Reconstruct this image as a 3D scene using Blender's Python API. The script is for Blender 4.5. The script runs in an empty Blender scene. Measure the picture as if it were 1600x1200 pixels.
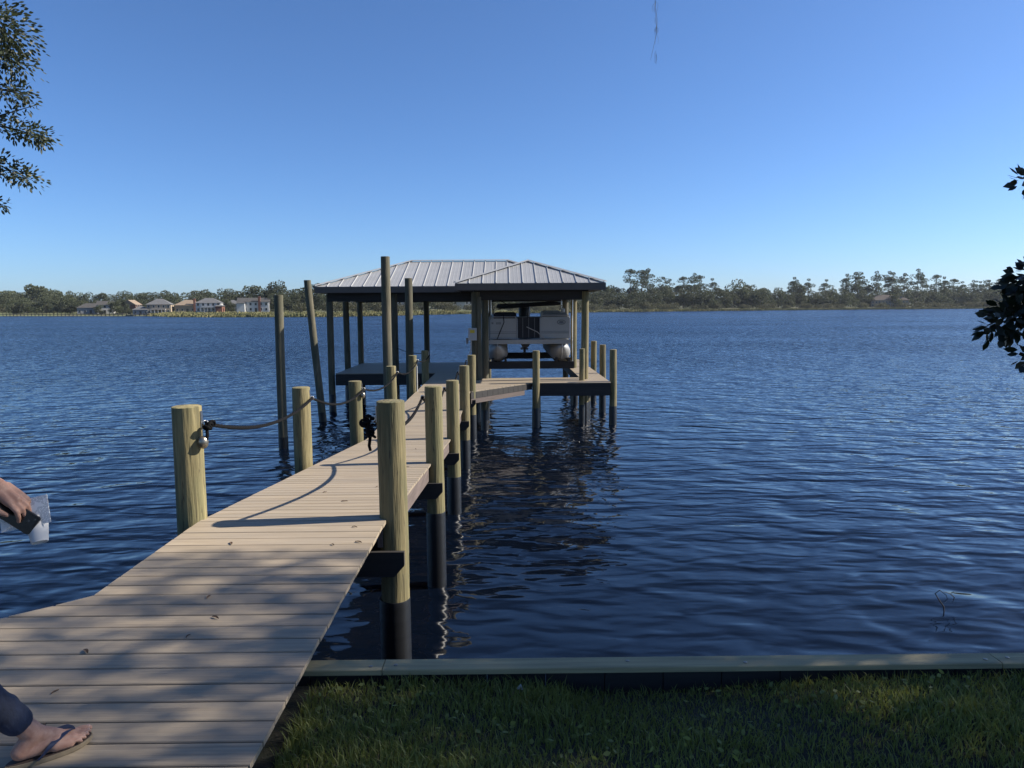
import bpy, math, random
import numpy as np
from mathutils import Vector, Matrix
R = math.radians
rnd = random.Random(7)
S = bpy.context.scene
COL = S.collection

# ---------------------------------------------------------------- camera, sky, sun, exposure
cam_d = bpy.data.cameras.new('camera')
cam_d.sensor_width = 36.0
cam_d.lens = 36.0 * 1120 / 1600
cam_d.clip_start = 0.05
cam_d.clip_end = 9000
cam = bpy.data.objects.new('camera', cam_d)
COL.objects.link(cam)
CAM = Vector((0, 0, 3.6))
cam.matrix_world = Matrix.Translation(CAM) @ (Matrix.Rotation(R(-0.55), 4, 'Z') @ Matrix.Rotation(R(90 - 6.17), 4, 'X') @ Matrix.Rotation(R(-0.35), 4, 'Z'))
S.camera = cam

SUN_EL, SUN_AZ = 36.0, 7.6          # azimuth measured from +X towards +Y
world = bpy.data.worlds.new('World')
S.world = world
world.use_nodes = True
wn = world.node_tree.nodes
bg = wn.get('Background') or wn.new('ShaderNodeBackground')
sky = wn.new('ShaderNodeTexSky')
sky.sky_type = 'NISHITA'
sky.sun_disc = False
sky.sun_elevation = R(SUN_EL)
sky.sun_rotation = R(90 - SUN_AZ)
sky.altitude = 0
sky.air_density = 0.8
sky.dust_density = 0.6
sky.ozone_density = 10.0
world.node_tree.links.new(sky.outputs[0], bg.inputs[0])
bg.inputs[1].default_value = 0.074
wo = wn.get('World Output') or wn.new('ShaderNodeOutputWorld')
world.node_tree.links.new(bg.outputs[0], wo.inputs[0])

sl = bpy.data.lights.new('sun', 'SUN')
sl.energy = 5.0
sl.angle = R(0.53)
sl.color = (1.0, 0.93, 0.82)
sun = bpy.data.objects.new('sun', sl)
COL.objects.link(sun)
SUNV = Vector((math.cos(R(SUN_EL)) * math.cos(R(SUN_AZ)), math.cos(R(SUN_EL)) * math.sin(R(SUN_AZ)), math.sin(R(SUN_EL))))
sun.rotation_euler = SUNV.to_track_quat('Z', 'Y').to_euler()
sun.location = (30, 0, 40)

vs = S.view_settings
vs.view_transform = 'Standard'
vs.look = 'None'
vs.gamma = 1.0
vs.exposure = 1.16
try:
    S.cycles.max_bounces = 6
    S.cycles.transparent_max_bounces = 8
    S.cycles.sample_clamp_indirect = 6
except Exception:
    pass


def project(p):
    v = cam.matrix_world.inverted() @ Vector(p)
    if v.z > -0.05:
        return None
    return (800 + 1120 * v.x / -v.z, 600 - 1120 * v.y / -v.z)


# ---------------------------------------------------------------- materials
MATS = {}


def mat(name, col, rough=0.6, var=0.0, scale=(4, 4, 4), bump=0.0, bscale=None, metal=0.0, col2=None, coords='pos', spec=0.5, per_obj=0.0, detail=6, trans=0.0, diff=0.6, stain=None, crack=0.0):
    """Principled material; a stretched noise mixes col and col2; per_obj varies brightness from object to object."""
    m = bpy.data.materials.new(name)
    m.use_nodes = True
    nt = m.node_tree
    N, L = nt.nodes, nt.links
    b = N['Principled BSDF']
    b.inputs['Roughness'].default_value = rough
    b.inputs['Metallic'].default_value = metal
    b.inputs['Specular IOR Level'].default_value = spec
    if metal < 0.5:
        col = tuple(c * 0.66 for c in col)
        if col2 is not None: col2 = tuple(c * 0.66 for c in col2)
    b.inputs['Diffuse Roughness'].default_value = diff
    b.inputs['Base Color'].default_value = (*col, 1)
    if col2 is None and var > 0:
        col2 = tuple(c * (1 - var) for c in col)
    if col2 is not None or bump > 0:
        if coords == 'pos':
            g = N.new('ShaderNodeNewGeometry'); src = g.outputs['Position']
        else:
            g = N.new('ShaderNodeTexCoord'); src = g.outputs['Object']
        oi = N.new('ShaderNodeObjectInfo')
        va = N.new('ShaderNodeVectorMath'); va.operation = 'MULTIPLY_ADD'
        cmb = N.new('ShaderNodeCombineXYZ')
        for i in range(3):
            L.new(oi.outputs['Random'], cmb.inputs[i])
        L.new(cmb.outputs[0], va.inputs[0]); va.inputs[1].default_value = (37, 53, 71); L.new(src, va.inputs[2])
        mp = N.new('ShaderNodeMapping'); mp.inputs['Scale'].default_value = scale
        L.new(va.outputs[0], mp.inputs['Vector'])
        nz = N.new('ShaderNodeTexNoise'); nz.inputs['Scale'].default_value = 1; nz.inputs['Detail'].default_value = detail
        nz.inputs['Roughness'].default_value = 0.62
        L.new(mp.outputs[0], nz.inputs['Vector'])
    if col2 is not None:
        rp = N.new('ShaderNodeValToRGB')
        rp.color_ramp.elements[0].position = 0.33; rp.color_ramp.elements[0].color = (*col2, 1)
        rp.color_ramp.elements[1].position = 0.67; rp.color_ramp.elements[1].color = (*col, 1)
        L.new(nz.outputs[0], rp.inputs[0])
        out = rp.outputs[0]
        if stain is not None:      # broad weathering blotches
            n2 = N.new('ShaderNodeTexNoise'); n2.inputs['Scale'].default_value = 1; n2.inputs['Detail'].default_value = 4
            mp3 = N.new('ShaderNodeMapping'); mp3.inputs['Scale'].default_value = stain[1]; L.new(va.outputs[0], mp3.inputs['Vector']); L.new(mp3.outputs[0], n2.inputs['Vector'])
            mr2 = N.new('ShaderNodeMapRange'); mr2.inputs[1].default_value = .42; mr2.inputs[2].default_value = .68; mr2.inputs[4].default_value = stain[2]; L.new(n2.outputs[0], mr2.inputs[0])
            mxs = N.new('ShaderNodeMix'); mxs.data_type = 'RGBA'; L.new(mr2.outputs[0], mxs.inputs[0]); L.new(out, mxs.inputs[6]); mxs.inputs[7].default_value = (*[c * .66 for c in stain[0]], 1)
            out = mxs.outputs[2]
        if crack > 0:              # drying checks along the grain
            n3 = N.new('ShaderNodeTexNoise'); n3.inputs['Scale'].default_value = 1; n3.inputs['Detail'].default_value = 3
            mp4 = N.new('ShaderNodeMapping'); mp4.inputs['Scale'].default_value = (26, 26, .9); L.new(va.outputs[0], mp4.inputs['Vector']); L.new(mp4.outputs[0], n3.inputs['Vector'])
            ab = N.new('ShaderNodeMath'); ab.operation = 'SUBTRACT'; ab.inputs[1].default_value = .57; L.new(n3.outputs[0], ab.inputs[0])
            ab2 = N.new('ShaderNodeMath'); ab2.operation = 'ABSOLUTE'; L.new(ab.outputs[0], ab2.inputs[0])
            mr3 = N.new('ShaderNodeMapRange'); mr3.inputs[1].default_value = .004; mr3.inputs[2].default_value = .014; mr3.inputs[3].default_value = crack; mr3.inputs[4].default_value = 0; L.new(ab2.outputs[0], mr3.inputs[0])
            mxc = N.new('ShaderNodeMix'); mxc.data_type = 'RGBA'; L.new(mr3.outputs[0], mxc.inputs[0]); L.new(out, mxc.inputs[6]); mxc.inputs[7].default_value = (.03, .022, .012, 1)
            out = mxc.outputs[2]
        if per_obj > 0:
            mr = N.new('ShaderNodeMapRange'); mr.inputs[3].default_value = 1 - per_obj; mr.inputs[4].default_value = 1 + per_obj
            L.new(oi.outputs['Random'], mr.inputs[0])
            mx = N.new('ShaderNodeVectorMath'); mx.operation = 'SCALE'
            L.new(out, mx.inputs[0]); L.new(mr.outputs[0], mx.inputs['Scale'])
            out = mx.outputs[0]
        L.new(out, b.inputs['Base Color'])
    if bump > 0:
        bp = N.new('ShaderNodeBump'); bp.inputs['Strength'].default_value = 1.0; bp.inputs['Distance'].default_value = bump
        h = nz
        if bscale is not None:
            mp2 = N.new('ShaderNodeMapping'); mp2.inputs['Scale'].default_value = bscale
            L.new(va.outputs[0], mp2.inputs['Vector'])
            h = N.new('ShaderNodeTexNoise'); h.inputs['Scale'].default_value = 1; h.inputs['Detail'].default_value = 5
            L.new(mp2.outputs[0], h.inputs['Vector'])
        L.new(h.outputs[0], bp.inputs['Height'])
        L.new(bp.outputs[0], b.inputs['Normal'])
    if trans > 0:
        tr = N.new('ShaderNodeBsdfTranslucent'); tr.inputs[0].default_value = (*[min(1, c * 1.6) for c in col], 1)
        ms = N.new('ShaderNodeMixShader'); ms.inputs[0].default_value = trans
        L.new(b.outputs[0], ms.inputs[1]); L.new(tr.outputs[0], ms.inputs[2])
        L.new(ms.outputs[0], N['Material Output'].inputs[0])
    MATS[name] = m
    return m


mat('deck', (0.49, 0.395, 0.275), 0.62, col2=(0.325, 0.255, 0.175), scale=(2.6, 90, 30), bump=0.0012, bscale=(5, 160, 60), per_obj=0.09, stain=((.36, .30, .225), (1.1, 5, 3), .7))
mat('deck_edge', (0.52, 0.45, 0.38), 0.7, var=0.2)
mat('post', (0.40, 0.325, 0.15), 0.8, col2=(0.17, 0.14, 0.06), scale=(22, 22, 1.6), bump=0.012, bscale=(38, 38, 2.5), per_obj=0.14, stain=((.17, .17, .075), (5, 5, 1.6), .8), crack=.75)
mat('post_grey', (0.25, 0.215, 0.135), 0.85, col2=(0.11, 0.10, 0.062), scale=(14, 14, 1.0), bump=0.010, bscale=(38, 38, 2.5), per_obj=0.15, stain=((.09, .095, .055), (4, 4, 1.0), .8), crack=.6)
mat('joist', (0.20, 0.15, 0.13), 0.75, var=0.4, scale=(2, 2, 25))
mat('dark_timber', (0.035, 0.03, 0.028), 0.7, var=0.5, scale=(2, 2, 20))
mat('wrap', (0.012, 0.013, 0.015), 0.38, var=0.3, scale=(3, 3, 30), bump=0.004, bscale=(1, 1, 16))
mat('rope', (0.009, 0.009, 0.010), 0.85, spec=0.1)
mat('steel', (0.62, 0.62, 0.62), 0.3, metal=1.0)
mat('brass', (0.30, 0.27, 0.22), 0.35, metal=0.9)
mat('cap', (0.60, 0.50, 0.27), 0.75, col2=(0.36, 0.31, 0.17), scale=(1.5, 30, 30), bump=0.002, bscale=(4, 60, 60))
mat('soil', (0.05, 0.042, 0.028), 0.95, col2=(0.028, 0.032, 0.014), scale=(9, 9, 9), bump=0.02)
mat('roofmetal', (0.56, 0.56, 0.55), 0.5, var=0.10, scale=(1.2, 1.2, 6), metal=0.2, per_obj=0.04)
mat('fascia', (0.17, 0.135, 0.11), 0.5, var=0.2)
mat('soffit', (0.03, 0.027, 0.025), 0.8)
mat('boatwhite', (0.52, 0.50, 0.46), 0.35, var=0.06, scale=(2, 2, 2))
mat('boatgrey', (0.20, 0.20, 0.20), 0.4)
mat('vinyl', (0.012, 0.013, 0.02), 0.75, var=0.4, scale=(6, 6, 6))
mat('seatcover', (0.35, 0.33, 0.29), 0.6, var=0.15)
mat('aluminium', (0.34, 0.34, 0.335), 0.55, metal=0.55, var=0.25, scale=(3, 3, 3))
mat('yellow', (0.75, 0.55, 0.03), 0.5)
mat('boxgrey', (0.55, 0.55, 0.52), 0.5, var=0.1)
mat('white', (0.78, 0.78, 0.76), 0.5, var=0.05)
mat('skin', (0.56, 0.33, 0.235), 0.62, col2=(0.43, 0.22, 0.15), scale=(38, 38, 38), bump=0.0004, bscale=(160, 160, 160))
mat('nail', (0.60, 0.38, 0.30), 0.45)
mat('denim', (0.020, 0.036, 0.085), 0.85, col2=(0.008, 0.014, 0.036), scale=(22, 22, 9), bump=0.006, bscale=(30, 30, 22))
mat('shirt', (0.30, 0.31, 0.33), 0.85, var=0.15, scale=(8, 8, 8), bump=0.006)
mat('hair', (0.035, 0.022, 0.014), 0.6, var=0.4, scale=(60, 60, 8))
mat('sandal_navy', (0.02, 0.035, 0.09), 0.6)
mat('sandal_sole', (0.34, 0.26, 0.16), 0.8, var=0.25, scale=(30, 30, 30))
mat('sandal_top', (0.07, 0.045, 0.035), 0.7)
mat('phone', (0.008, 0.008, 0.011), 0.25)
mat('cup', (0.80, 0.79, 0.77), 0.45)
mat('bark', (0.085, 0.07, 0.055), 0.9, col2=(0.04, 0.033, 0.027), scale=(9, 9, 2), bump=0.02)
mat('leaf_right', (0.014, 0.026, 0.009), 0.4, var=0.5, scale=(5, 5, 5), trans=0.12)
mat('leaf_oak', (0.07, 0.085, 0.035), 0.5, col2=(0.035, 0.05, 0.02), scale=(4, 4, 4), trans=0.2)
mat('moss', (0.20, 0.21, 0.18), 0.9)
mat('far_oak', (0.105, 0.123, 0.052), 0.8, col2=(0.049, 0.063, 0.030), scale=(0.22, 0.22, 0.3), per_obj=0.30, trans=0.15)
mat('far_pine', (0.088, 0.116, 0.056), 0.8, col2=(0.045, 0.063, 0.033), scale=(0.3, 0.3, 0.4), per_obj=0.22, trans=0.15)
mat('far_bush', (0.128, 0.128, 0.060), 0.8, col2=(0.068, 0.068, 0.033), scale=(0.4, 0.4, 0.4), per_obj=0.35, trans=0.15)
mat('far_bark', (0.11, 0.095, 0.08), 0.9, var=0.4)
mat('marsh', (0.36, 0.31, 0.12), 0.9, col2=(0.17, 0.19, 0.07), scale=(0.12, 0.12, 0.5))
mat('far_land', (0.15, 0.18, 0.06), 0.95, col2=(0.11, 0.095, 0.045), scale=(0.03, 0.03, 0.03))
mat('grass', (0.32, 0.34, 0.072), 0.6, col2=(0.13, 0.175, 0.038), scale=(2.5, 2.5, 2.5), trans=0.25)
mat('drygrass', (0.34, 0.28, 0.15), 0.8, var=0.4, scale=(3, 3, 3), trans=0.2)
mat('dead_leaf', (0.17, 0.095, 0.045), 0.7, var=0.5, scale=(30, 30, 30))
mat('wallwhite', (0.72, 0.72, 0.70), 0.8, var=0.05, scale=(.5, .5, .5))
mat('wallgrey', (0.40, 0.41, 0.41), 0.8, var=0.08, scale=(.5, .5, .5))
mat('walltan', (0.48, 0.38, 0.27), 0.8, var=0.08, scale=(.5, .5, .5))
mat('brick', (0.30, 0.13, 0.085), 0.85, var=0.2, scale=(.6, .6, .6))
mat('roofgrey', (0.17, 0.17, 0.175), 0.85, var=0.15, scale=(.5, .5, .5))
mat('roofdark', (0.09, 0.085, 0.08), 0.85, var=0.15, scale=(.5, .5, .5))
mat('rooftan', (0.36, 0.27, 0.19), 0.85, var=0.12, scale=(.5, .5, .5))
mat('roofbrown', (0.16, 0.115, 0.09), 0.85, var=0.15, scale=(.5, .5, .5))
mat('glass', (0.03, 0.04, 0.05), 0.1)
mat('black', (0.006, 0.006, 0.007), 0.5)


def paper_mat():
    m = bpy.data.materials.new('paper'); m.use_nodes = True
    N, L = m.node_tree.nodes, m.node_tree.links
    b = N['Principled BSDF']; b.inputs['Roughness'].default_value = 0.7
    tc = N.new('ShaderNodeTexCoord')
    mp = N.new('ShaderNodeMapping'); mp.inputs['Scale'].default_value = (150, 0.0, 0)
    L.new(tc.outputs['Object'], mp.inputs[0])
    w = N.new('ShaderNodeTexWave'); w.inputs['Scale'].default_value = 1.0; w.inputs['Distortion'].default_value = 0
    L.new(mp.outputs[0], w.inputs[0])
    nz = N.new('ShaderNodeTexNoise'); nz.inputs['Scale'].default_value = 170
    L.new(tc.outputs['Object'], nz.inputs[0])
    big = N.new('ShaderNodeTexNoise'); big.inputs['Scale'].default_value = 16
    L.new(tc.outputs['Object'], big.inputs[0])
    m1 = N.new('ShaderNodeMath'); m1.operation = 'GREATER_THAN'; m1.inputs[1].default_value = 0.55; L.new(w.outputs['Fac'], m1.inputs[0])
    m2 = N.new('ShaderNodeMath'); m2.operation = 'GREATER_THAN'; m2.inputs[1].default_value = 0.46; L.new(nz.outputs[0], m2.inputs[0])
    m4 = N.new('ShaderNodeMath'); m4.operation = 'GREATER_THAN'; m4.inputs[1].default_value = 0.44; L.new(big.outputs[0], m4.inputs[0])
    m3 = N.new('ShaderNodeMath'); m3.operation = 'MULTIPLY'; L.new(m1.outputs[0], m3.inputs[0]); L.new(m2.outputs[0], m3.inputs[1])
    m5 = N.new('ShaderNodeMath'); m5.operation = 'MULTIPLY'; L.new(m3.outputs[0], m5.inputs[0]); L.new(m4.outputs[0], m5.inputs[1])
    mx = N.new('ShaderNodeMix'); mx.data_type = 'RGBA'
    mx.inputs[6].default_value = (0.72, 0.72, 0.70, 1); mx.inputs[7].default_value = (0.30, 0.30, 0.31, 1)
    L.new(m5.outputs[0], mx.inputs[0]); L.new(mx.outputs[2], b.inputs['Base Color'])
    MATS['paper'] = m


paper_mat()


def water_mat():
    m = bpy.data.materials.new('water'); m.use_nodes = True
    N, L = m.node_tree.nodes, m.node_tree.links
    b = N['Principled BSDF']
    b.inputs['Base Color'].default_value = (0.0015, 0.003, 0.007, 1)
    b.inputs['Roughness'].default_value = 0.05
    b.inputs['IOR'].default_value = 1.40
    g = N.new('ShaderNodeNewGeometry')

    def math_(op, a, c):
        x = N.new('ShaderNodeMath'); x.operation = op
        for i, q in enumerate((a, c)):
            if isinstance(q, (int, float)): x.inputs[i].default_value = q
            else: L.new(q, x.inputs[i])
        return x.outputs[0]

    def noise(vec, sc, rot, det, rough=0.5, dist=0.0):
        mp = N.new('ShaderNodeMapping'); mp.inputs['Scale'].default_value = sc; mp.inputs['Rotation'].default_value = (0, 0, R(rot))
        L.new(vec, mp.inputs[0])
        n = N.new('ShaderNodeTexNoise'); n.inputs['Scale'].default_value = 1; n.inputs['Detail'].default_value = det
        n.inputs['Roughness'].default_value = rough; n.inputs['Distortion'].default_value = dist
        L.new(mp.outputs[0], n.inputs[0])
        return n.outputs[0]

    # livelier in open water than in the lee of the bank and the walkway
    sx = N.new('ShaderNodeSeparateXYZ'); L.new(g.outputs['Position'], sx.inputs[0])
    lee = N.new('ShaderNodeMapRange'); lee.inputs[1].default_value = 4; lee.inputs[2].default_value = 50
    lee.inputs[3].default_value = 0.85; lee.inputs[4].default_value = 1.2
    L.new(sx.outputs['Y'], lee.inputs[0])
    finr = N.new('ShaderNodeMapRange'); finr.inputs[1].default_value = 5; finr.inputs[2].default_value = 34
    finr.inputs[3].default_value = 0.12; finr.inputs[4].default_value = 1.15
    L.new(sx.outputs['Y'], finr.inputs[0])
    gust = noise(g.outputs['Position'], (0.03, 0.06, 1), 20, 2.0)
    gr = N.new('ShaderNodeMapRange'); gr.inputs[1].default_value = 0.35; gr.inputs[2].default_value = 0.65; gr.inputs[3].default_value = 0.75; gr.inputs[4].default_value = 1.2
    L.new(gust, gr.inputs[0])

    def height(off):
        va = N.new('ShaderNodeVectorMath'); va.operation = 'ADD'; va.inputs[1].default_value = off
        L.new(g.outputs['Position'], va.inputs[0]); v = va.outputs[0]
        big = noise(v, (0.60, 1.35, 1), 12, 1.0, 0.4, 0.7)
        mid = noise(v, (1.5, 3.4, 1), 8, 1.0, 0.45, 0.4)
        fine = noise(v, (4.2, 10.0, 1), 4, 1.0, 0.5, 0.2)
        h = math_('ADD', math_('MULTIPLY', big, 0.17), math_('MULTIPLY', mid, 0.085))
        fi = math_('MULTIPLY', math_('MULTIPLY', fine, 0.034), finr.outputs[0])
        return math_('ADD', h, fi)
    e = 0.02
    h0, hx_, hy_ = height((0, 0, 0)), height((e, 0, 0)), height((0, e, 0))
    amp = math_('MULTIPLY', lee.outputs[0], gr.outputs[0])
    k = math_('MULTIPLY', amp, -1.0 / e)
    nx_ = math_('MULTIPLY', math_('SUBTRACT', hx_, h0), k)
    ny_ = math_('MULTIPLY', math_('SUBTRACT', hy_, h0), k)
    # wind-driven ripples: the faces turned to the bank are steeper than their backs
    bk = N.new('ShaderNodeMapRange'); bk.inputs[1].default_value = 8; bk.inputs[2].default_value = 60; bk.inputs[3].default_value = 0.3; bk.inputs[4].default_value = -0.8
    L.new(sx.outputs['Y'], bk.inputs[0])
    tl = N.new('ShaderNodeMapRange'); tl.inputs[1].default_value = 14; tl.inputs[2].default_value = 110; tl.inputs[3].default_value = 0.0; tl.inputs[4].default_value = -0.05
    L.new(sx.outputs['Y'], tl.inputs[0])
    ny_ = math_('ADD', math_('MINIMUM', ny_, 0.0), math_('MULTIPLY', math_('MAXIMUM', ny_, 0.0), bk.outputs[0]))
    ny_ = math_('ADD', ny_, tl.outputs[0])
    cmb = N.new('ShaderNodeCombineXYZ'); L.new(nx_, cmb.inputs[0]); L.new(ny_, cmb.inputs[1]); cmb.inputs[2].default_value = 1.0
    nn = N.new('ShaderNodeVectorMath'); nn.operation = 'NORMALIZE'; L.new(cmb.outputs[0], nn.inputs[0])
    L.new(nn.outputs[0], b.inputs['Normal'])
    MATS['water'] = m


water_mat()


# ---------------------------------------------------------------- mesh helpers
class MB:
    """collects shapes as one mesh"""
    def __init__(s): s.v = []; s.f = []

    def add(s, vs_, fs):
        o = len(s.v); s.v += [tuple(p) for p in vs_]; s.f += [tuple(i + o for i in f) for f in fs]; return s

    def box(s, x0, x1, y0, y1, z0, z1, M=None):
        p = [(x0, y0, z0), (x1, y0, z0), (x1, y1, z0), (x0, y1, z0), (x0, y0, z1), (x1, y0, z1), (x1, y1, z1), (x0, y1, z1)]
        if M is not None: p = [M @ Vector(q) for q in p]
        return s.add(p, [(3, 2, 1, 0), (4, 5, 6, 7), (0, 1, 5, 4), (1, 2, 6, 5), (2, 3, 7, 6), (3, 0, 4, 7)])

    def tube(s, path, rad, n=10, cap=True, jitter=0.0):
        path = [Vector(p) for p in path]
        if not hasattr(rad, '__len__'): rad = [rad] * len(path)
        o = len(s.v); up = None
        for i, p in enumerate(path):
            t = (path[min(i + 1, len(path) - 1)] - path[max(i - 1, 0)])
            if t.length < 1e-9: t = Vector((0, 0, 1))
            t.normalize()
            if up is None: up = t.orthogonal().normalized()
            up = (up - t * up.dot(t))
            up = up.normalized() if up.length > 1e-6 else t.orthogonal().normalized()
            w = t.cross(up)
            for k in range(n):
                a = 2 * math.pi * k / n
                r = rad[i] * (1 + (rnd.uniform(-jitter, jitter) if jitter else 0))
                s.v.append(tuple(p + (up * math.cos(a) + w * math.sin(a)) * r))
        for i in range(len(path) - 1):
            for k in range(n):
                a = o + i * n + k; b = o + i * n + (k + 1) % n
                s.f.append((a, b, b + n, a + n))
        if cap:
            s.f.append(tuple(o + k for k in reversed(range(n))))
            e = o + (len(path) - 1) * n
            s.f.append(tuple(e + k for k in range(n)))
        return s

    def lathe(s, prof, c=(0, 0, 0), n=20, M=None):
        o = len(s.v)
        for (r, z) in prof:
            for k in range(n):
                a = 2 * math.pi * k / n
                p = Vector((c[0] + r * math.cos(a), c[1] + r * math.sin(a), c[2] + z))
                s.v.append(tuple(M @ p if M is not None else p))
        for i in range(len(prof) - 1):
            for k in range(n):
                a = o + i * n + k; b = o + i * n + (k + 1) % n
                s.f.append((a, b, b + n, a + n))
        s.f.append(tuple(o + k for k in reversed(range(n))))
        e = o + (len(prof) - 1) * n
        s.f.append(tuple(e + k for k in range(n)))
        return s

    def prism(s, poly, axis, a0, a1):
        """poly: 2D outline; axis 'x','y','z' = extrusion axis"""
        def mk(u, v, a):
            return {'x': (a, u, v), 'y': (u, a, v), 'z': (u, v, a)}[axis]
        n = len(poly); o = len(s.v)
        s.v += [mk(u, v, a0) for u, v in poly] + [mk(u, v, a1) for u, v in poly]
        s.f.append(tuple(o + i for i in reversed(range(n)))); s.f.append(tuple(o + n + i for i in range(n)))
        for i in range(n):
            j = (i + 1) % n
            s.f.append((o + i, o + j, o + n + j, o + n + i))
        return s

    def mesh(s, name, m, smooth=False):
        me = bpy.data.meshes.new(name)
        me.from_pydata(s.v, [], s.f)
        if m: me.materials.append(MATS[m])
        me.validate()
        import bmesh
        bm = bmesh.new(); bm.from_mesh(me)
        bmesh.ops.recalc_face_normals(bm, faces=bm.faces)
        bm.to_mesh(me); bm.free()
        if smooth:
            me.polygons.foreach_set('use_smooth', [True] * len(me.polygons))
            try: me.set_sharp_from_angle(angle=R(40))
            except Exception: pass
        return me

    def build(s, name, m, parent=None, smooth=False, loc=None):
        return link(name, s.mesh(name, m, smooth), parent, loc)


def link(name, me, parent=None, loc=None):
    o = bpy.data.objects.new(name, me)
    COL.objects.link(o)
    if parent is not None: o.parent = parent
    if loc is not None: o.location = loc
    return o


def tag(o, label=None, cat=None, group=None, kind=None):
    if label: o['label'] = label
    if cat: o['category'] = cat
    if group: o['group'] = group
    if kind: o['kind'] = kind
    return o


def empty(name, label=None, cat=None, group=None, loc=(0, 0, 0)):
    o = bpy.data.objects.new(name, None); COL.objects.link(o); o.location = loc
    o.empty_display_size = 0.1
    return tag(o, label, cat, group)


def copy_tree(o, parent=None):
    c = o.copy(); COL.objects.link(c)
    if parent is not None: c.parent = parent
    for ch in list(o.children): copy_tree(ch, c)
    return c


def fast_mesh(name, verts, faces_n, idx, m):
    """numpy mesh: verts (n,3), idx (k,faces_n)"""
    me = bpy.data.meshes.new(name)
    me.vertices.add(len(verts)); me.vertices.foreach_set('co', np.asarray(verts, np.float32).ravel())
    k = len(idx)
    me.loops.add(k * faces_n); me.loops.foreach_set('vertex_index', np.asarray(idx, np.int32).ravel())
    me.polygons.add(k)
    me.polygons.foreach_set('loop_start', np.arange(0, k * faces_n, faces_n, dtype=np.int32))
    me.polygons.foreach_set('loop_total', np.full(k, faces_n, np.int32))
    me.update(calc_edges=True)
    me.materials.append(MATS[m])
    return me


def leaf_mesh(name, pos, dirs, length, width, m, rs):
    """many leaves: a bent diamond of 2 triangles-pairs each. pos (n,3), dirs (n,3)"""
    n = len(pos)
    d = dirs / (np.linalg.norm(dirs, axis=1, keepdims=True) + 1e-9)
    r = rs.normal(size=(n, 3)); side = np.cross(d, r); side /= (np.linalg.norm(side, axis=1, keepdims=True) + 1e-9)
    nor = np.cross(side, d)
    ln = (length * rs.uniform(0.7, 1.25, n))[:, None]; wd = (width * rs.uniform(0.75, 1.2, n))[:, None]
    q = []
    for (t, w_, dr) in ((0, 0, 0), (.28, .42, .06), (.62, .5, .1), (1.0, 0, .16), (.62, -.5, .1), (.28, -.42, .06)):
        q.append(pos + d * ln * t + side * wd * w_ - nor * ln * dr)
    V = np.stack(q, 1).reshape(-1, 3)
    base = (np.arange(n) * 6)[:, None]
    F = np.concatenate([base + np.array([[0, 1, 5]]), base + np.array([[1, 2, 5]]), base + np.array([[2, 4, 5]]), base + np.array([[2, 3, 4]])], 0)
    return fast_mesh(name, V, 3, F, m)


rs = np.random.RandomState(11)

# ================================================================ SETTING
ZW, ZN, ZF = 0.0, 1.94, 1.33           # water, shore end of the walkway, far deck
# lake
wat = MB().add([(-2500, 3.47, ZW), (2500, 3.47, ZW), (2500, 3000, ZW), (-2500, 3000, ZW)], [(0, 1, 2, 3)]).build('lake_water', 'water')
tag(wat, kind='structure')
bed = MB().add([(-2500, -200, -1.6), (2500, -200, -1.6), (2500, 3000, -1.6), (-2500, 3000, -1.6)], [(0, 1, 2, 3)]).build('lake_bed_ground', 'soil')
tag(bed, kind='structure')

# near bank
nx, ny = 60, 40
gv, gf = [], []
xs = np.concatenate([np.linspace(-60, -6, 12), np.linspace(-5, 8, 40), np.linspace(9, 60, 12)])
ys = np.concatenate([np.linspace(-60, -3, 10), np.linspace(-2, 3.43, 28)])
for y in ys:
    for x in xs:
        z = 1.715 + 0.02 * math.sin(x * 2.1 + y) + 0.02 * math.sin(y * 3.3 - x * 1.3)
        if y > 2.9: z -= 0.09 * min(1, (y - 2.9) / 0.5) * (0.38 if x > 0.3 else 0.0 if x > -0.6 else 0.3)
        gv.append((x, y, z))
W = len(xs)
for j in range(len(ys) - 1):
    for i in range(W - 1):
        gf.append((j * W + i, j * W + i + 1, (j + 1) * W + i + 1, (j + 1) * W + i))
lawn = MB().add(gv, gf).build('lawn', 'soil', smooth=True)
tag(lawn, kind='structure')


def ground_z(x, y):
    z = 1.715 + 0.02 * np.sin(x * 2.1 + y) + 0.02 * np.sin(y * 3.3 - x * 1.3)
    k = np.where(x > 0.3, 0.38, np.where(x > -0.6, 0.0, 0.3))
    return z - np.where(y > 2.9, 0.09 * np.minimum(1, (y - 2.9) / 0.5) * k, 0)


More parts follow.
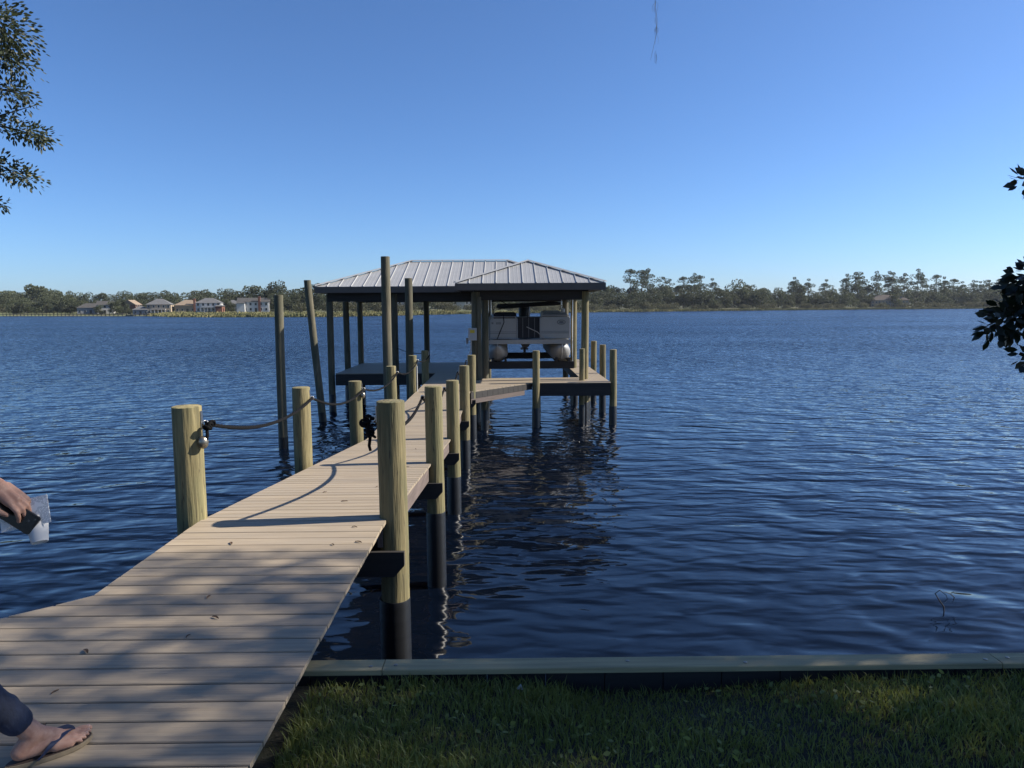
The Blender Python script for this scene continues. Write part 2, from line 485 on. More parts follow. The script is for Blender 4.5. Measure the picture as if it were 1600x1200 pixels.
def grass_blades(n, x0, x1, y0, y1, hmin, hmax, m, name, parent=None, keep=None):
    x = rs.uniform(x0, x1, n); y = rs.uniform(y0, y1, n)
    dens = 0.5 + 0.5 * np.sin(x * 3.1 + 1.7 * np.sin(y * 2.3)) * np.sin(y * 4.1 + 1.1 * x)
    k = rs.uniform(0, 1, n) < 0.45 + 0.55 * dens
    if keep is not None: k &= keep(x, y)
    x, y, dens = x[k], y[k], dens[k]; n = len(x)
    z = ground_z(x, y) - 0.005
    h = rs.uniform(hmin, hmax, n) * (0.65 + 0.6 * dens); a = rs.uniform(0, 2 * np.pi, n)
    lean = rs.uniform(0.1, 0.9, n) * h; b = rs.uniform(0, 2 * np.pi, n); w = rs.uniform(0.0016, 0.0034, n)
    sx_, sy_ = np.cos(a) * w, np.sin(a) * w; lx, ly = np.cos(b) * lean, np.sin(b) * lean
    V = np.stack([np.stack([x - sx_, y - sy_, z], 1), np.stack([x + sx_, y + sy_, z], 1),
                  np.stack([x + sx_ * .8 + lx * .35, y + sy_ * .8 + ly * .35, z + h * .6], 1), np.stack([x - sx_ * .8 + lx * .35, y - sy_ * .8 + ly * .35, z + h * .6], 1),
                  np.stack([x + lx, y + ly, z + h * .92], 1)], 1).reshape(-1, 3)
    base = (np.arange(n) * 5)[:, None]
    F = np.concatenate([base + np.array([[0, 1, 2]]), base + np.array([[0, 2, 3]]), base + np.array([[3, 2, 4]])], 0)
    return link(name, fast_mesh(name, V, 3, F, m), parent)


nodeck = lambda x, y: ~((x < -0.97) & (x > -4.2))
g1 = grass_blades(120000, -1.05, 4.2, 0.9, 3.44, 0.03, 0.075, 'grass', 'grass', keep=nodeck)
tag(g1, 'short green lawn grass behind the timber bulkhead', 'grass', kind='stuff')
g1b = grass_blades(40000, -9, 9, -3.0, 3.4, 0.03, 0.08, 'grass', 'grass', keep=lambda x, y: nodeck(x, y) & ~((x > -1.05) & (x < 4.2) & (y > 0.9)))
tag(g1b, 'rougher lawn grass farther along the bank', 'grass', kind='stuff')
g2 = grass_blades(14000, -1.0, 3.8, 1.0, 3.42, 0.02, 0.05, 'drygrass', 'dry_grass', keep=lambda x, y: nodeck(x, y) & (rs.uniform(0, 1, len(x)) < np.where(x < -0.1, 1.0, 0.35)))
tag(g2, 'dry straw coloured grass mixed into the lawn', 'dry grass', kind='stuff')

wx, wy = rs.uniform(-1, 4, 2600), rs.uniform(1.0, 3.42, 2600)
kw = nodeck(wx, wy) & (np.sin(wx * 2.3 + 1) * np.sin(wy * 3.1) > -.1); wx, wy = wx[kw], wy[kw]
wd_ = rs.normal(size=(len(wx), 3)); wd_[:, 2] = np.abs(wd_[:, 2]) * .25
wo_ = link('weed_leaves', leaf_mesh('weed_leaves', np.stack([wx, wy, ground_z(wx, wy) + rs.uniform(.015, .045, len(wx))], 1), wd_, .030, .018, 'grass', rs))
tag(wo_, 'small broad weed leaves scattered through the lawn', 'weeds', kind='stuff')

# far shore: shoreline as measured, land behind it
SH = [(-1500, 700), (-700, 520), (-280, 402), (-172, 352), (-150, 322), (-143, 308), (-110, 290), (-71, 280), (-50, 305), (-28, 355), (15, 397), (62, 429), (130, 462), (198, 491), (286, 524), (370, 532), (700, 600), (1500, 800)]


def shore_y(x):
    return float(np.interp(x, [p[0] for p in SH], [p[1] for p in SH]))


lv, lf = [], []
for i, (x, y) in enumerate(SH):
    lv += [(x, y - 1, -0.6), (x, y + 1.5, 0.45), (x, y + 22, 1.5), (x * 1.05, y + 120, 3.0), (x * 2.2, 2900, 6)]
for i in range(len(SH) - 1):
    for k in range(4):
        a = i * 5 + k; lf.append((a, a + 5, a + 6, a + 1))
land = MB().add(lv, lf).build('far_shore_terrain', 'far_land', smooth=True)
tag(land, kind='structure')


def land_z(x, y):
    d = y - shore_y(x)
    return float(np.interp(d, [-1, 1.5, 22, 120, 2000], [-0.6, 0.45, 1.5, 3.0, 6]))


# marsh grass along the far waterline
n = 60000
mx_ = rs.uniform(-175, 420, n)
k = rs.uniform(0, 1, n) < np.where(mx_ < -20, 1.0, 0.55)
mx_ = mx_[k]; n = len(mx_)
off = rs.uniform(-2.0, 1, n) ** 1 * 0 + np.abs(rs.normal(0, 1, n)) * np.where(mx_ < -25, 9, 4.5) - 0.5
my_ = np.array([shore_y(x) for x in mx_]) + off
mz_ = np.array([max(0, land_z(x, y)) for x, y in zip(mx_, my_)])
hh = rs.uniform(0.35, 1.0, n) * np.where(mx_ < -25, 1.1, 0.9); ww = rs.uniform(0.2, 0.6, n); aa = rs.uniform(0, np.pi, n)
V = np.stack([np.stack([mx_ - np.cos(aa) * ww, my_ - np.sin(aa) * ww, mz_ - .1], 1), np.stack([mx_ + np.cos(aa) * ww, my_ + np.sin(aa) * ww, mz_ - .1], 1),
              np.stack([mx_ + rs.normal(0, .25, n), my_ + rs.normal(0, .25, n), mz_ + hh], 1)], 1).reshape(-1, 3)
marsh = link('marsh_grass', fast_mesh('marsh_grass', V, 3, np.arange(n * 3).reshape(-1, 3), 'marsh'))
tag(marsh, 'golden marsh grass lining the far waterline', 'marsh grass', kind='stuff')

# ================================================================ BULKHEAD
bh = empty('bulkhead', 'low timber bulkhead with flat cap boards between lawn and water', 'bulkhead', loc=(0, 3.5, 0))


def at(o, parent):
    o.location = o.location - parent.location if parent is not None else o.location
    return o


def capboard(x0, x1, tilt):
    m = MB()
    m.prism([(-0.052, 1.752), (0.06, 1.752), (0.06, 1.776), (0.056, 1.78), (-0.048, 1.78), (-0.052, 1.776)], 'x', x0, x1)
    o = m.build('cap_board', 'cap', bh)
    o.rotation_euler.z = tilt
    for x in (x0 + .06, x0 + 1.25, x1 - 1.3, x1 - .06):
        b = MB().lathe([(0.011, 0), (0.011, .003), (0.006, .005)], (x, rnd.uniform(-.02, .02), 1.7795), 8).build('bolt', 'brass', o)
    return o


for x0, x1 in ((-13.0, -8.2), (-8.195, -4.6), (-4.595, -0.635), (-0.63, 2.52), (2.525, 6.1), (6.105, 10), (10.005, 14)):
    capboard(x0, x1, 0)
for i in range(90):
    x = -13 + i * 0.3
    MB().box(x, x + 0.295, -0.025, 0.025, -1.2, 1.751).build('sheet_plank', 'dark_timber', bh)
MB().box(-13, 14, 0.03, 0.09, 1.35, 1.52).build('waler', 'dark_timber', bh)

# ================================================================ DOCK
dock = empty('dock', 'long tan plank walkway on wooden pilings leading to the covered boat slip', 'dock', loc=(0, 0, 0))
XL, XR = -2.41, -0.945
PIT = 0.1445
RAMP0, RAMP1 = 5.5, 12.25


def deck_z(y):
    if y <= RAMP0: return ZN
    if y >= RAMP1: return ZF
    return ZN + (ZF - ZN) * (y - RAMP0) / (RAMP1 - RAMP0)


def left_x(y):
    if y >= 4.03: return XL
    return max(-4.0, XL - (4.03 - y) * 1.15)


def plank(y0, y1, a0, a1, b0, b1, z0, z1, name='plank'):
    """board between y0,y1; left x a0 (at y0) a1 (at y1); right x b0,b1; z at y0 and y1"""
    c = 0.004; t = 0.025
    top = [(a0, y0 + c, z0), (b0, y0 + c, z0), (b1, y1 - c, z1), (a1, y1 - c, z1)]
    mid = [(a0, y0, z0 - c), (b0, y0, z0 - c), (b1, y1, z1 - c), (a1, y1, z1 - c)]
    bot = [(a0, y0, z0 - t), (b0, y0, z0 - t), (b1, y1, z1 - t), (a1, y1, z1 - t)]
    f = [(0, 1, 2, 3), (11, 10, 9, 8)]
    for q in (0, 4):
        for i in range(4):
            j = (i + 1) % 4
            f.append((q + 4 + i, q + 4 + j, q + j, q + i))
    return MB().add(top + mid + bot, f).build(name, 'deck', dock)


y = 0.3
while y < 21.25:
    y1 = y + PIT - 0.009
    jr = rnd.uniform(-0.003, 0.003)
    rx0 = rx1 = XR
    if y > 19.15:        # angled corner towards the slip
        rx0 = min(0.8, XR + (y - 19.15) * 0.80); rx1 = min(0.8, XR + (y1 - 19.15) * 0.80)
    dz = rnd.uniform(-0.0012, 0.0012)
    plank(y, y1, left_x(y), left_x(y1), rx0 + jr, rx1 + jr, deck_z(y) + dz, deck_z(y1) + dz)
    y += PIT
CROSS0 = y
# cross deck in front of the slip
while y < 22.75:
    y1 = y + PIT - 0.009
    plank(y, y1, XL, XL, 3.16, 3.16, ZF, ZF)
    y += PIT
Y2 = y
# finger pier beside the slip
while y < 30.6:
    plank(y, y + PIT - .009, 2.38, 2.38, 3.16, 3.16, ZF, ZF)
    y += PIT
# walkway under the roof, and the square platform
y = Y2
while y < 29.4:
    xl = XL if y < 24.6 else -5.85
    plank(y, y + PIT - .009, xl, xl, -0.78, -0.78, ZF, ZF)
    y += PIT


def rim(x0, x1, y0, y1, z0, z1, name='rim_joist', m='joist'):
    """joist: a box whose top follows z0 at y0 to z1 at y1"""
    h = 0.20
    p = [(x0, y0, z0 - h), (x1, y0, z0 - h), (x1, y1, z1 - h), (x0, y1, z1 - h), (x0, y0, z0), (x1, y0, z0), (x1, y1, z1), (x0, y1, z1)]
    return MB().add(p, [(3, 2, 1, 0), (4, 5, 6, 7), (0, 1, 5, 4), (1, 2, 6, 5), (2, 3, 7, 6), (3, 0, 4, 7)]).build(name, m, dock)


for x in (XL + 0.03, -1.9, -1.4, XR - 0.07):
    xr_ = x - 0.16 if x > -1.2 else x
    rim(xr_, xr_ + 0.04, 0.32, RAMP0 - .002, ZN - .026, ZN - .026)
    rim(x, x + 0.04, RAMP0, RAMP1 - .002, ZN - .026, ZF - .026)
    rim(x, x + 0.04, RAMP1, 21.2, ZF - .026, ZF - .026)
# flare joist
m = MB(); p0, p1 = (-2.42, 3.99), (-3.94, 2.67)
m.add([(p0[0], p0[1], 1.71), (p1[0], p1[1], 1.71), (p1[0] + .03, p1[1] - .03, 1.71), (p0[0] + .03, p0[1] - .03, 1.71),
       (p0[0], p0[1], 1.913), (p1[0], p1[1], 1.913), (p1[0] + .03, p1[1] - .03, 1.913), (p0[0] + .03, p0[1] - .03, 1.913)],
      [(3, 2, 1, 0), (4, 5, 6, 7), (0, 1, 5, 4), (1, 2, 6, 5), (2, 3, 7, 6), (3, 0, 4, 7)]).build('rim_joist', 'joist', dock)
# rims of the far decks
def fbox(x0, x1, y0, y1, z0, z1, name, mm='dark_timber', par=None):
    return MB().box(x0, x1, y0, y1, z0, z1).build(name, mm, par or dock)


fbox(0.82, 3.15, 21.27, 21.31, 0.93, ZF - .027, 'rim_joist')
fbox(3.11, 3.15, 21.32, 30.6, 1.05, ZF - .027, 'rim_joist')
fbox(2.39, 2.43, 22.8, 30.6, 1.05, ZF - .027, 'rim_joist')
fbox(-0.82, 2.38, 22.71, 22.75, 1.05, ZF - .027, 'rim_joist')
fbox(-0.83, -0.79, 22.8, 29.4, 1.05, ZF - .027, 'rim_joist')
fbox(-5.84, -2.45, 24.62, 24.66, 0.93, ZF - .027, 'rim_joist')
fbox(-5.84, -5.80, 24.67, 29.4, 0.93, ZF - .027, 'rim_joist')
fbox(-5.79, -0.84, 29.37, 29.41, 1.05, ZF - .027, 'rim_joist')
fbox(-2.405, -2.365, 21.25, 24.6, 1.05, ZF - .027, 'rim_joist')
for yy in (26, 27.5): fbox(-5.79, -0.84, yy, yy + .05, 1.08, ZF - .027, 'cross_joist')
for yy in (24.3, 26.9, 29.6): fbox(2.44, 3.10, yy - .3, yy - .25, 1.08, ZF - .027, 'cross_joist')
# the diagonal rim: upper dark fascia of short vertical boards, a pale stringer below
d0, d1 = Vector((-0.93, 19.17, 0)), Vector((0.80, 21.33, 0))
dv = (d1 - d0); dl = dv.length; dv.normalize(); dn = Vector((dv.y, -dv.x, 0))
Md = Matrix(((dv.x, dn.x, 0, d0.x), (dv.y, dn.y, 0, d0.y), (0, 0, 1, 0), (0, 0, 0, 1)))
nb = 12
for i in range(nb):
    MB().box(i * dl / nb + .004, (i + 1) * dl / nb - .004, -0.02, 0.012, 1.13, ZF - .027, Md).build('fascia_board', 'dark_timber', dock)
MB().box(0, dl * .86, -.02, .02, 1.0, 1.125, Md).build('diagonal_stringer', 'joist', dock)


def piling(x, y, top, r=0.11, wrap=None, m='post', parent=dock, lean=(0, 0), name='piling', bottom=-1.5):
    path, rr = [], []
    ph = rnd.uniform(0, 6)
    for i in range(13):
        t = i / 12
        z = bottom + (top - bottom) * t
        path.append((x + lean[0] * (t) + 0.006 * math.sin(ph + 5 * t), y + lean[1] * t, z))
        rr.append(r * (1.06 - 0.08 * t))
    rr[-1] *= 0.985
    path.append((path[-1][0], path[-1][1], top + 0.004)); rr.append(rr[-1] * 0.93)
    mb = MB().tube(path, rr, 22, jitter=0.018)
    o = mb.build(name, m, parent, smooth=True)
    if wrap is not None:
        k = (wrap - bottom) / (top - bottom)
        bx, by = x + lean[0] * k * .5, y + lean[1] * k * .5
        MB().tube([(bx, by, bottom), (bx, by, wrap - .01), (bx, by, wrap)], [r * 1.10, r * 1.095, r * 1.07], 22).build('pile_wrap', 'wrap', o, smooth=True)
    return o


PY = [5.60, 9.02, 12.28, 15.75, 19.35, 22.4]
TOPS = [2.865, 2.60, 2.34, 2.31, 2.30, 2.25]
WR = [1.26, 0.98, 0.66, 0.66, 0.68, 0.66]
RX, LX = -0.905, -2.50
LXS = [-2.50, -2.585, -2.575, -2.51, -2.50, -2.50]
rp, lp = [], []
for i, yv in enumerate(PY):
    if i < 5: rp.append(piling(RX, yv, TOPS[i], 0.113, WR[i]))
    lp.append(piling(LXS[i], yv, TOPS[i] + (0.0 if i else -0.03), 0.113, WR[i]))
    # cap timbers, chamfered ends
    zt = deck_z(yv) - 0.235
    for s, dy in ((0, -0.145), (1, 0.115)):
        poly = [(-2.63, zt), (-0.80, zt), (-0.80, zt - .11), (-0.88, zt - .20), (-2.55, zt - .20), (-2.63, zt - .11)]
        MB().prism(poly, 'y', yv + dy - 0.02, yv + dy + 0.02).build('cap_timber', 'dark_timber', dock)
# pilings of the slip decks
for (x, yv) in ((0.92, 21.25), (3.27, 21.55), (3.32, 24.25), (3.34, 26.95), (3.36, 29.65)):
    piling(x, yv, 2.29, 0.108, 0.58)
piling(2.36, 21.9, 2.30, 0.085, 0.58)
for (x, yv) in ((2.6, 22.6), (2.55, 26.0), (2.75, 29.0), (-0.6, 20.8), (-1.2, 24.8), (-3.3, 27), (-5.3, 26.5), (1.0, 22.3)):
    piling(x, yv, 1.1, 0.105, 0.6, 'post_grey')

# eye hooks on the rope posts
def hook(o, x, y, z, s):
    mb = MB()
    pts = [(x + s * (.113 + .03 + .022 * math.cos(a)), y, z + .022 * math.sin(a)) for a in np.linspace(0, 2 * math.pi, 13)]
    mb.tube(pts, 0.005, 6, cap=False)
    mb.tube([(x + s * .09, y, z), (x + s * .121, y, z)], 0.005, 6)
    mb.box(x + s * .112 - .003, x + s * .112 + .003, y - .015, y + .015, z - .03, z + .10)
    mb.build('eye_hook', 'steel', o)


HZ = [t - 0.135 for t in TOPS]
for i in range(6):
    hook(lp[i], LXS[i], PY[i], HZ[i] - (0.03 if i == 0 else 0), 1)
    if i < 5: hook(rp[i], RX, PY[i], HZ[i], -1)


def rope(p, q, sag, label, r=0.0165):
    p, q = Vector(p), Vector(q); pts = []
    n = 40
    for i in range(n + 1):
        t = i / n; v = p.lerp(q, t); v.z -= sag * 4 * t * (1 - t); pts.append(v)
    mb = MB()
    # three twisted strands
    for k in range(3):
        path = []
        tot = int((p - q).length / 0.02)
        for i in range(tot + 1):
            t = i / tot; v = p.lerp(q, t); v.z -= sag * 4 * t * (1 - t)
            a = i * 0.62 + k * 2.094
            path.append(v + Vector((math.cos(a) * r * .5, 0, math.sin(a) * r * .5)))
        mb.tube(path, r * .62, 6)
    o = mb.build('rope', 'rope', smooth=True)
    return tag(o, label, 'rope', 'ropes strung between the walkway posts')


ordn = ['first', 'second', 'third', 'fourth', 'fifth', 'sixth']
for i in range(5):
    zs = (HZ[i] - (0.03 if i == 0 else 0))
    rope((LXS[i] + .145, PY[i], zs), (LXS[i + 1] + .145, PY[i + 1], HZ[i + 1]), 0.16 if i < 4 else .1,
         f'black rope from {ordn[i]} to {ordn[i+1]} post from shore, mooring-piling side of walkway')
for i in range(4):
    rope((RX - .145, PY[i], HZ[i]), (RX - .145, PY[i + 1], HZ[i + 1]), 0.20,
         f'black rope from {ordn[i]} to {ordn[i+1]} post from shore, boat-slip side of walkway')
rope((-3.75, 24.75, 2.22), (LX - .1, 22.5, 2.15), 0.06, 'dark rope from roof post to last walkway post at the platform', 0.01)


def knot(x, y, z, s, label):
    mb = MB()
    for k in range(4):
        c = Vector((x + s * rnd.uniform(-.02, .05), y + rnd.uniform(-.03, .03), z + rnd.uniform(-.03, .03)))
        ax = Vector((rnd.uniform(-1, 1), rnd.uniform(-1, 1), rnd.uniform(-1, 1))).normalized(); u = ax.orthogonal().normalized(); w = ax.cross(u)
        rr = rnd.uniform(.018, .030)
        mb.tube([c + (u * math.cos(a) + w * math.sin(a)) * rr for a in np.linspace(0, 2 * math.pi, 15)], 0.011, 7, cap=False)
    mb.tube([(x, y, z), (x + s * .01, y - .02, z - .09), (x + s * .0, y - .02, z - .13)], [.013, .013, .011], 7)
    return tag(mb.build('rope_knot', 'rope', smooth=True), label, 'knot', 'knots ending the ropes at the first posts')


knot(LX + .16, PY[0] - .03, HZ[0] - .03, 1, 'black rope knot on the first post, mooring-piling side')
knot(RX - .17, PY[0] - .0, HZ[0] - .02, -1, 'thick black rope knot on the first post, boat-slip side')
kk = knot(RX - .165, PY[0] + .02, HZ[0] - .13, -1, 'lower hanging black rope bundle on the first post, boat-slip side')


def bell(x, y, z, label):
    e = empty('bell', label, 'bell', 'small round metal bells under the post hooks', (x, y, z))
    MB().lathe([(0.004, .05), (.02, .046), (.034, .03), (.04, 0.0), (.034, -.03), (.02, -.046), (0.006, -.052)], (0, 0, 0), 18).build('bell_body', 'brass', e, smooth=True)
    MB().tube([(0, 0, .045), (0, 0, .12)], .004, 6).build('hanger', 'steel', e)


bell(LX + .135, PY[0] - .05, HZ[0] - .17, 'small round metal bell hanging on the first post')
bell(LXS[2] + .135, PY[2] - .05, HZ[2] - .10, 'small round metal bell hanging on the third post')
pp = MB().tube([(LX + .12, PY[4] - .05, 1.0), (LX + .12, PY[4] - .05, 2.02)], 0.016, 8).build('conduit_pipe', 'white', smooth=True)
tag(pp, 'thin white pipe running up the fifth walkway post', 'pipe')

# tall mooring pilings in the water
for (x, y, top, r, lean, wrapz, lab) in (
        (-5.74, 18.29, 3.92, 0.112, (0.03, 0), 1.55, 'weathered mooring piling standing alone in open water, shortest of the tall ones'),
        (-5.70, 22.62, 4.45, 0.112, (-0.44, 0), 0.8, 'leaning mooring piling beside the outer corner post of the boathouse'),
        (-3.05, 18.65, 4.89, 0.118, (0.0, 0), 0.66, 'tallest mooring piling, rising above the roof beside the walkway'),
        (-3.05, 23.0, 4.51, 0.122, (0, 0), 0.66, 'tall mooring piling beside the platform corner, behind the fifth walkway post')):
    e = empty('mooring_piling', lab, 'piling', 'tall mooring pilings', (x, y, 0))
    piling(0, 0, top, r, None, 'post_grey', e, lean, 'pile_shaft', -1.5)
    MB().tube([(0, 0, -1.4), (lean[0] * .3, 0, 0.3)], r * 1.1, 18).build('pile_wrap', 'wrap', e, smooth=True)

# ================================================================ BOATHOUSE
house = empty('boathouse', 'open boathouse with ribbed metal hip roof on round posts over the slip', 'boathouse', loc=(0, 0, 0))
X0, X1, YF, YB, XW, YWF = -6.4, 3.05, 24.4, 30.2, -1.49, 21.7
ZE, TP = 4.30, 0.345
roof = MB().box(-0.01, 0.01, -.01, .01, -.01, .01)


def slope(origin, udir, vdir, u0, u1, vmin, vmax, brk, w=0.405, par=None):
    """ribbed sheets laid side by side on one roof plane; vmin(u), vmax(u) horizontal run limits"""
    cz = 1 / math.sqrt(1 + TP * TP)
    nrm = (Vector((0, 0, 1)) - Vector(vdir) * TP).normalized()
    def P(u, v, h=0.0):
        return Vector(origin) + Vector(udir) * u + Vector(vdir) * v + Vector((0, 0, TP * v)) + nrm * h
    u = u0
    while u < u1 - 1e-4:
        e = min(u + w, u1)
        cuts = [u] + [b for b in brk if u + 1e-4 < b < e - 1e-4] + [e]
        poly = [(c, vmin(c)) for c in cuts] + [(c, vmax(c)) for c in reversed(cuts)]
        pl = []
        for q in poly:
            if not pl or (abs(q[0] - pl[-1][0]) + abs(q[1] - pl[-1][1])) > 1e-4: pl.append(q)
        if len(pl) > 1 and (abs(pl[0][0] - pl[-1][0]) + abs(pl[0][1] - pl[-1][1])) < 1e-4: pl.pop()
        if len(pl) >= 3:
            mb = MB(); k = len(pl)
            mb.add([P(a, b) for a, b in pl] + [P(a, b, -.012) for a, b in pl],
                   [tuple(range(k)), tuple(reversed(range(k, 2 * k)))] + [(i, (i + 1) % k, k + (i + 1) % k, k + i) for i in range(k)])
            a0, a1 = vmin(u + .03), vmax(u + .03)
            if a1 - a0 > .05:     # raised seam along one side
                q = []
                for uu, hh_ in ((u - .004, 0), (u + .006, .026), (u + .026, .026), (u + .036, 0)):
                    q.append((uu, hh_))
                mb.add([P(uu, a0 - .01, hh_) for uu, hh_ in q] + [P(uu, a1, hh_) for uu, hh_ in q],
                       [(0, 1, 5, 4), (1, 2, 6, 5), (2, 3, 7, 6), (3, 2, 1, 0), (4, 5, 6, 7)])
                um = (u + e) / 2
                for uq in (u + (e - u) * .38, u + (e - u) * .68):     # low stiffening ribs
                    b0, b1 = vmin(uq), vmax(uq)
                    if b1 - b0 > .05:
                        q = ((uq - .012, 0), (uq, .005), (uq + .012, 0))
                        mb.add([P(a, b0, h) for a, h in q] + [P(a, b1, h) for a, h in q], [(0, 1, 4, 3), (1, 2, 5, 4)])
            mb.build('roof_panel', 'roofmetal', par)
        u = e


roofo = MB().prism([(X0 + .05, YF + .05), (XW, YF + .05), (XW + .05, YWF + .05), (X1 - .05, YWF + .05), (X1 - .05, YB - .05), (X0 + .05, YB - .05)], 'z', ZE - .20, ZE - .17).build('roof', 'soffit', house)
I = np.interp
# main front
slope((0, YF, ZE), (1, 0, 0), (0, 1, 0), X0, 0.78, lambda u: float(I(u, [XW, 0.78], [0, 2.27])), lambda u: float(I(u, [X0, -3.5, .15, .78], [0, 2.9, 2.9, 2.27])), [-3.5, XW, .15], par=roofo)
# main back
slope((0, YB, ZE), (1, 0, 0), (0, -1, 0), X0, X1, lambda u: 0.0, lambda u: float(I(u, [X0, -3.5, .15, X1], [0, 2.9, 2.9, 0])), [-3.5, .15], par=roofo)
# main hip end over the platform
slope((X0, 0, ZE), (0, 1, 0), (1, 0, 0), YF, YB, lambda u: 0.0, lambda u: float(I(u, [YF, 27.3, YB], [0, 2.9, 0])), [27.3], par=roofo)
# slip side
slope((X1, 0, ZE), (0, 1, 0), (-1, 0, 0), YWF, YB, lambda u: 0.0, lambda u: float(I(u, [YWF, 23.97, 26.67, 27.3, YB], [0, 2.27, 2.27, 2.9, 0])), [23.97, 26.67, 27.3], par=roofo)
# wing, platform side
slope((XW, 0, ZE), (0, 1, 0), (1, 0, 0), YWF, 26.67, lambda u: float(I(u, [YF, 26.67], [0, 2.27])), lambda u: float(I(u, [YWF, 23.97, 26.67], [0, 2.27, 2.27])), [23.97, YF], par=roofo)
# wing front
slope((0, YWF, ZE), (1, 0, 0), (0, 1, 0), XW, X1, lambda u: 0.0, lambda u: float(I(u, [XW, .78, X1], [0, 2.27, 0])), [.78], par=roofo)


def ridge(p, q):
    p, q = Vector(p), Vector(q)
    d = (q - p).normalized(); sd = d.cross(Vector((0, 0, 1))).normalized() * .09; dn_ = Vector((0, 0, -.022)); up = Vector((0, 0, .05))
    MB().add([p + sd + dn_ + up, p + up + Vector((0, 0, .012)), p - sd + dn_ + up, q + sd + dn_ + up, q + up + Vector((0, 0, .012)), q - sd + dn_ + up],
             [(0, 1, 4, 3), (1, 2, 5, 4), (0, 3, 5, 2), (0, 2, 1), (3, 4, 5)]).build('ridge_cap', 'roofmetal', roofo)


zr, zw = ZE + 2.9 * TP, ZE + 2.27 * TP
ridge((-3.5, 27.3, zr), (.15, 27.3, zr)); ridge((X0, YF, ZE), (-3.5, 27.3, zr)); ridge((X0, YB, ZE), (-3.5, 27.3, zr)); ridge((X1, YB, ZE), (.15, 27.3, zr))
ridge((.15, 27.3, zr), (.78, 26.67, zw)); ridge((.78, 23.97, zw), (.78, 26.67, zw)); ridge((XW, YWF, ZE), (.78, 23.97, zw)); ridge((X1, YWF, ZE), (.78, 23.97, zw))
# fascia boards with a sloping lower lip
fz0, fz1 = ZE - .21, ZE - .015
for (a, b, c, d) in ((X0, XW, YF, YF + .03), (XW, X1, YWF, YWF + .03), (X0, X1, YB - .03, YB)):
    MB().box(a, b, c, d, fz0, fz1).build('fascia', 'fascia', house)
for (a, b, c, d) in ((X0, X0 + .03, YF + .031, YB - .031), (X1 - .03, X1, YWF + .031, YB - .031), (XW, XW + .03, YWF + .031, YF - .001)):
    MB().box(a, b, c, d, fz0, fz1).build('fascia', 'fascia', house)
for (a, b, c, d) in ((-6.05, -0.70, 24.74, 24.88), (-6.05, 2.6, 29.5, 29.64), (-0.95, 2.6, 22.32, 22.46)):
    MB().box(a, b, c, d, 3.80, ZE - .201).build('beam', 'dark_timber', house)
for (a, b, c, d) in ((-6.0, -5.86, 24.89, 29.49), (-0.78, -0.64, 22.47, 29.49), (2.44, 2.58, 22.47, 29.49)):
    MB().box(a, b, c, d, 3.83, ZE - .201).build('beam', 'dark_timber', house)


def hpost(x, y, m='post_grey', r=0.112, bottom=-1.5):
    return piling(x, y, 4.05, r, 0.6, m, house, name='post', bottom=bottom)


for (x, yv) in ((-6.02, 24.85), (-5.95, 27.1), (-5.9, 29.4), (-3.78, 24.75), (-3.2, 29.45), (-0.68, 26.4), (-0.68, 29.5), (2.5, 29.5)):
    hpost(x, yv)
hpost(2.5, 22.35, 'post'); hpost(2.55, 26.5, 'post')
hpost(-0.62, 22.75)
hpost(-0.90, 22.30, 'post_grey', 0.135)
MB().box(-0.84, -0.72, 22.12, 22.2, ZF, 3.9).build('post_casing', 'post_grey', house)
eb = empty('electrical_box', 'pale grey electrical box with yellow sticker on the slip column', 'electrical box', loc=(-0.99, 22.1, 2.75))
MB().box(-.13, .13, -.06, .05, -.18, .20).build('housing', 'boxgrey', eb)
MB().box(-.075, .065, -.064, -.0605, .05, .14).build('sticker', 'yellow', eb)
MB().tube([(-.05, 0, -.17), (-.06, 0, -.5), (-.1, 0, -.6)], .02, 8).build('conduit', 'boxgrey', eb, smooth=True)
MB().box(-.2, -.132, -.03, .03, -.28, -.1).build('outlet', 'boatgrey', eb)

# boat lift
lift = empty('boat_lift', 'dark steel boat lift cradle with cables under the pontoon boat', 'boat lift', loc=(0.85, 23.6, 0))
for dy in (0.0, 4.6):
    MB().box(-1.42, 1.42, dy - .09, dy + .09, 1.56, 1.80).build('cradle_beam', 'dark_timber', lift)
    for sx_ in (-1.38, 1.38):
        MB().tube([(sx_, dy, 1.8), (sx_, dy, 3.9)], .012, 6).build('cable', 'steel', lift)
for bx_ in (-1.04, 1.04):
    MB().box(bx_ - .25, bx_ - .17, -.3, 5.0, 1.80, 1.93).build('bunk', 'dark_timber', lift)
    MB().box(bx_ + .17, bx_ + .25, -.3, 5.0, 1.80, 1.93).build('bunk', 'dark_timber', lift)
for sx_ in (-1.38, 1.38):
    MB().tube([(sx_, -.8, 4.0), (sx_, 5.6, 4.0)], .05, 10).build('winch_pipe', 'steel', lift)

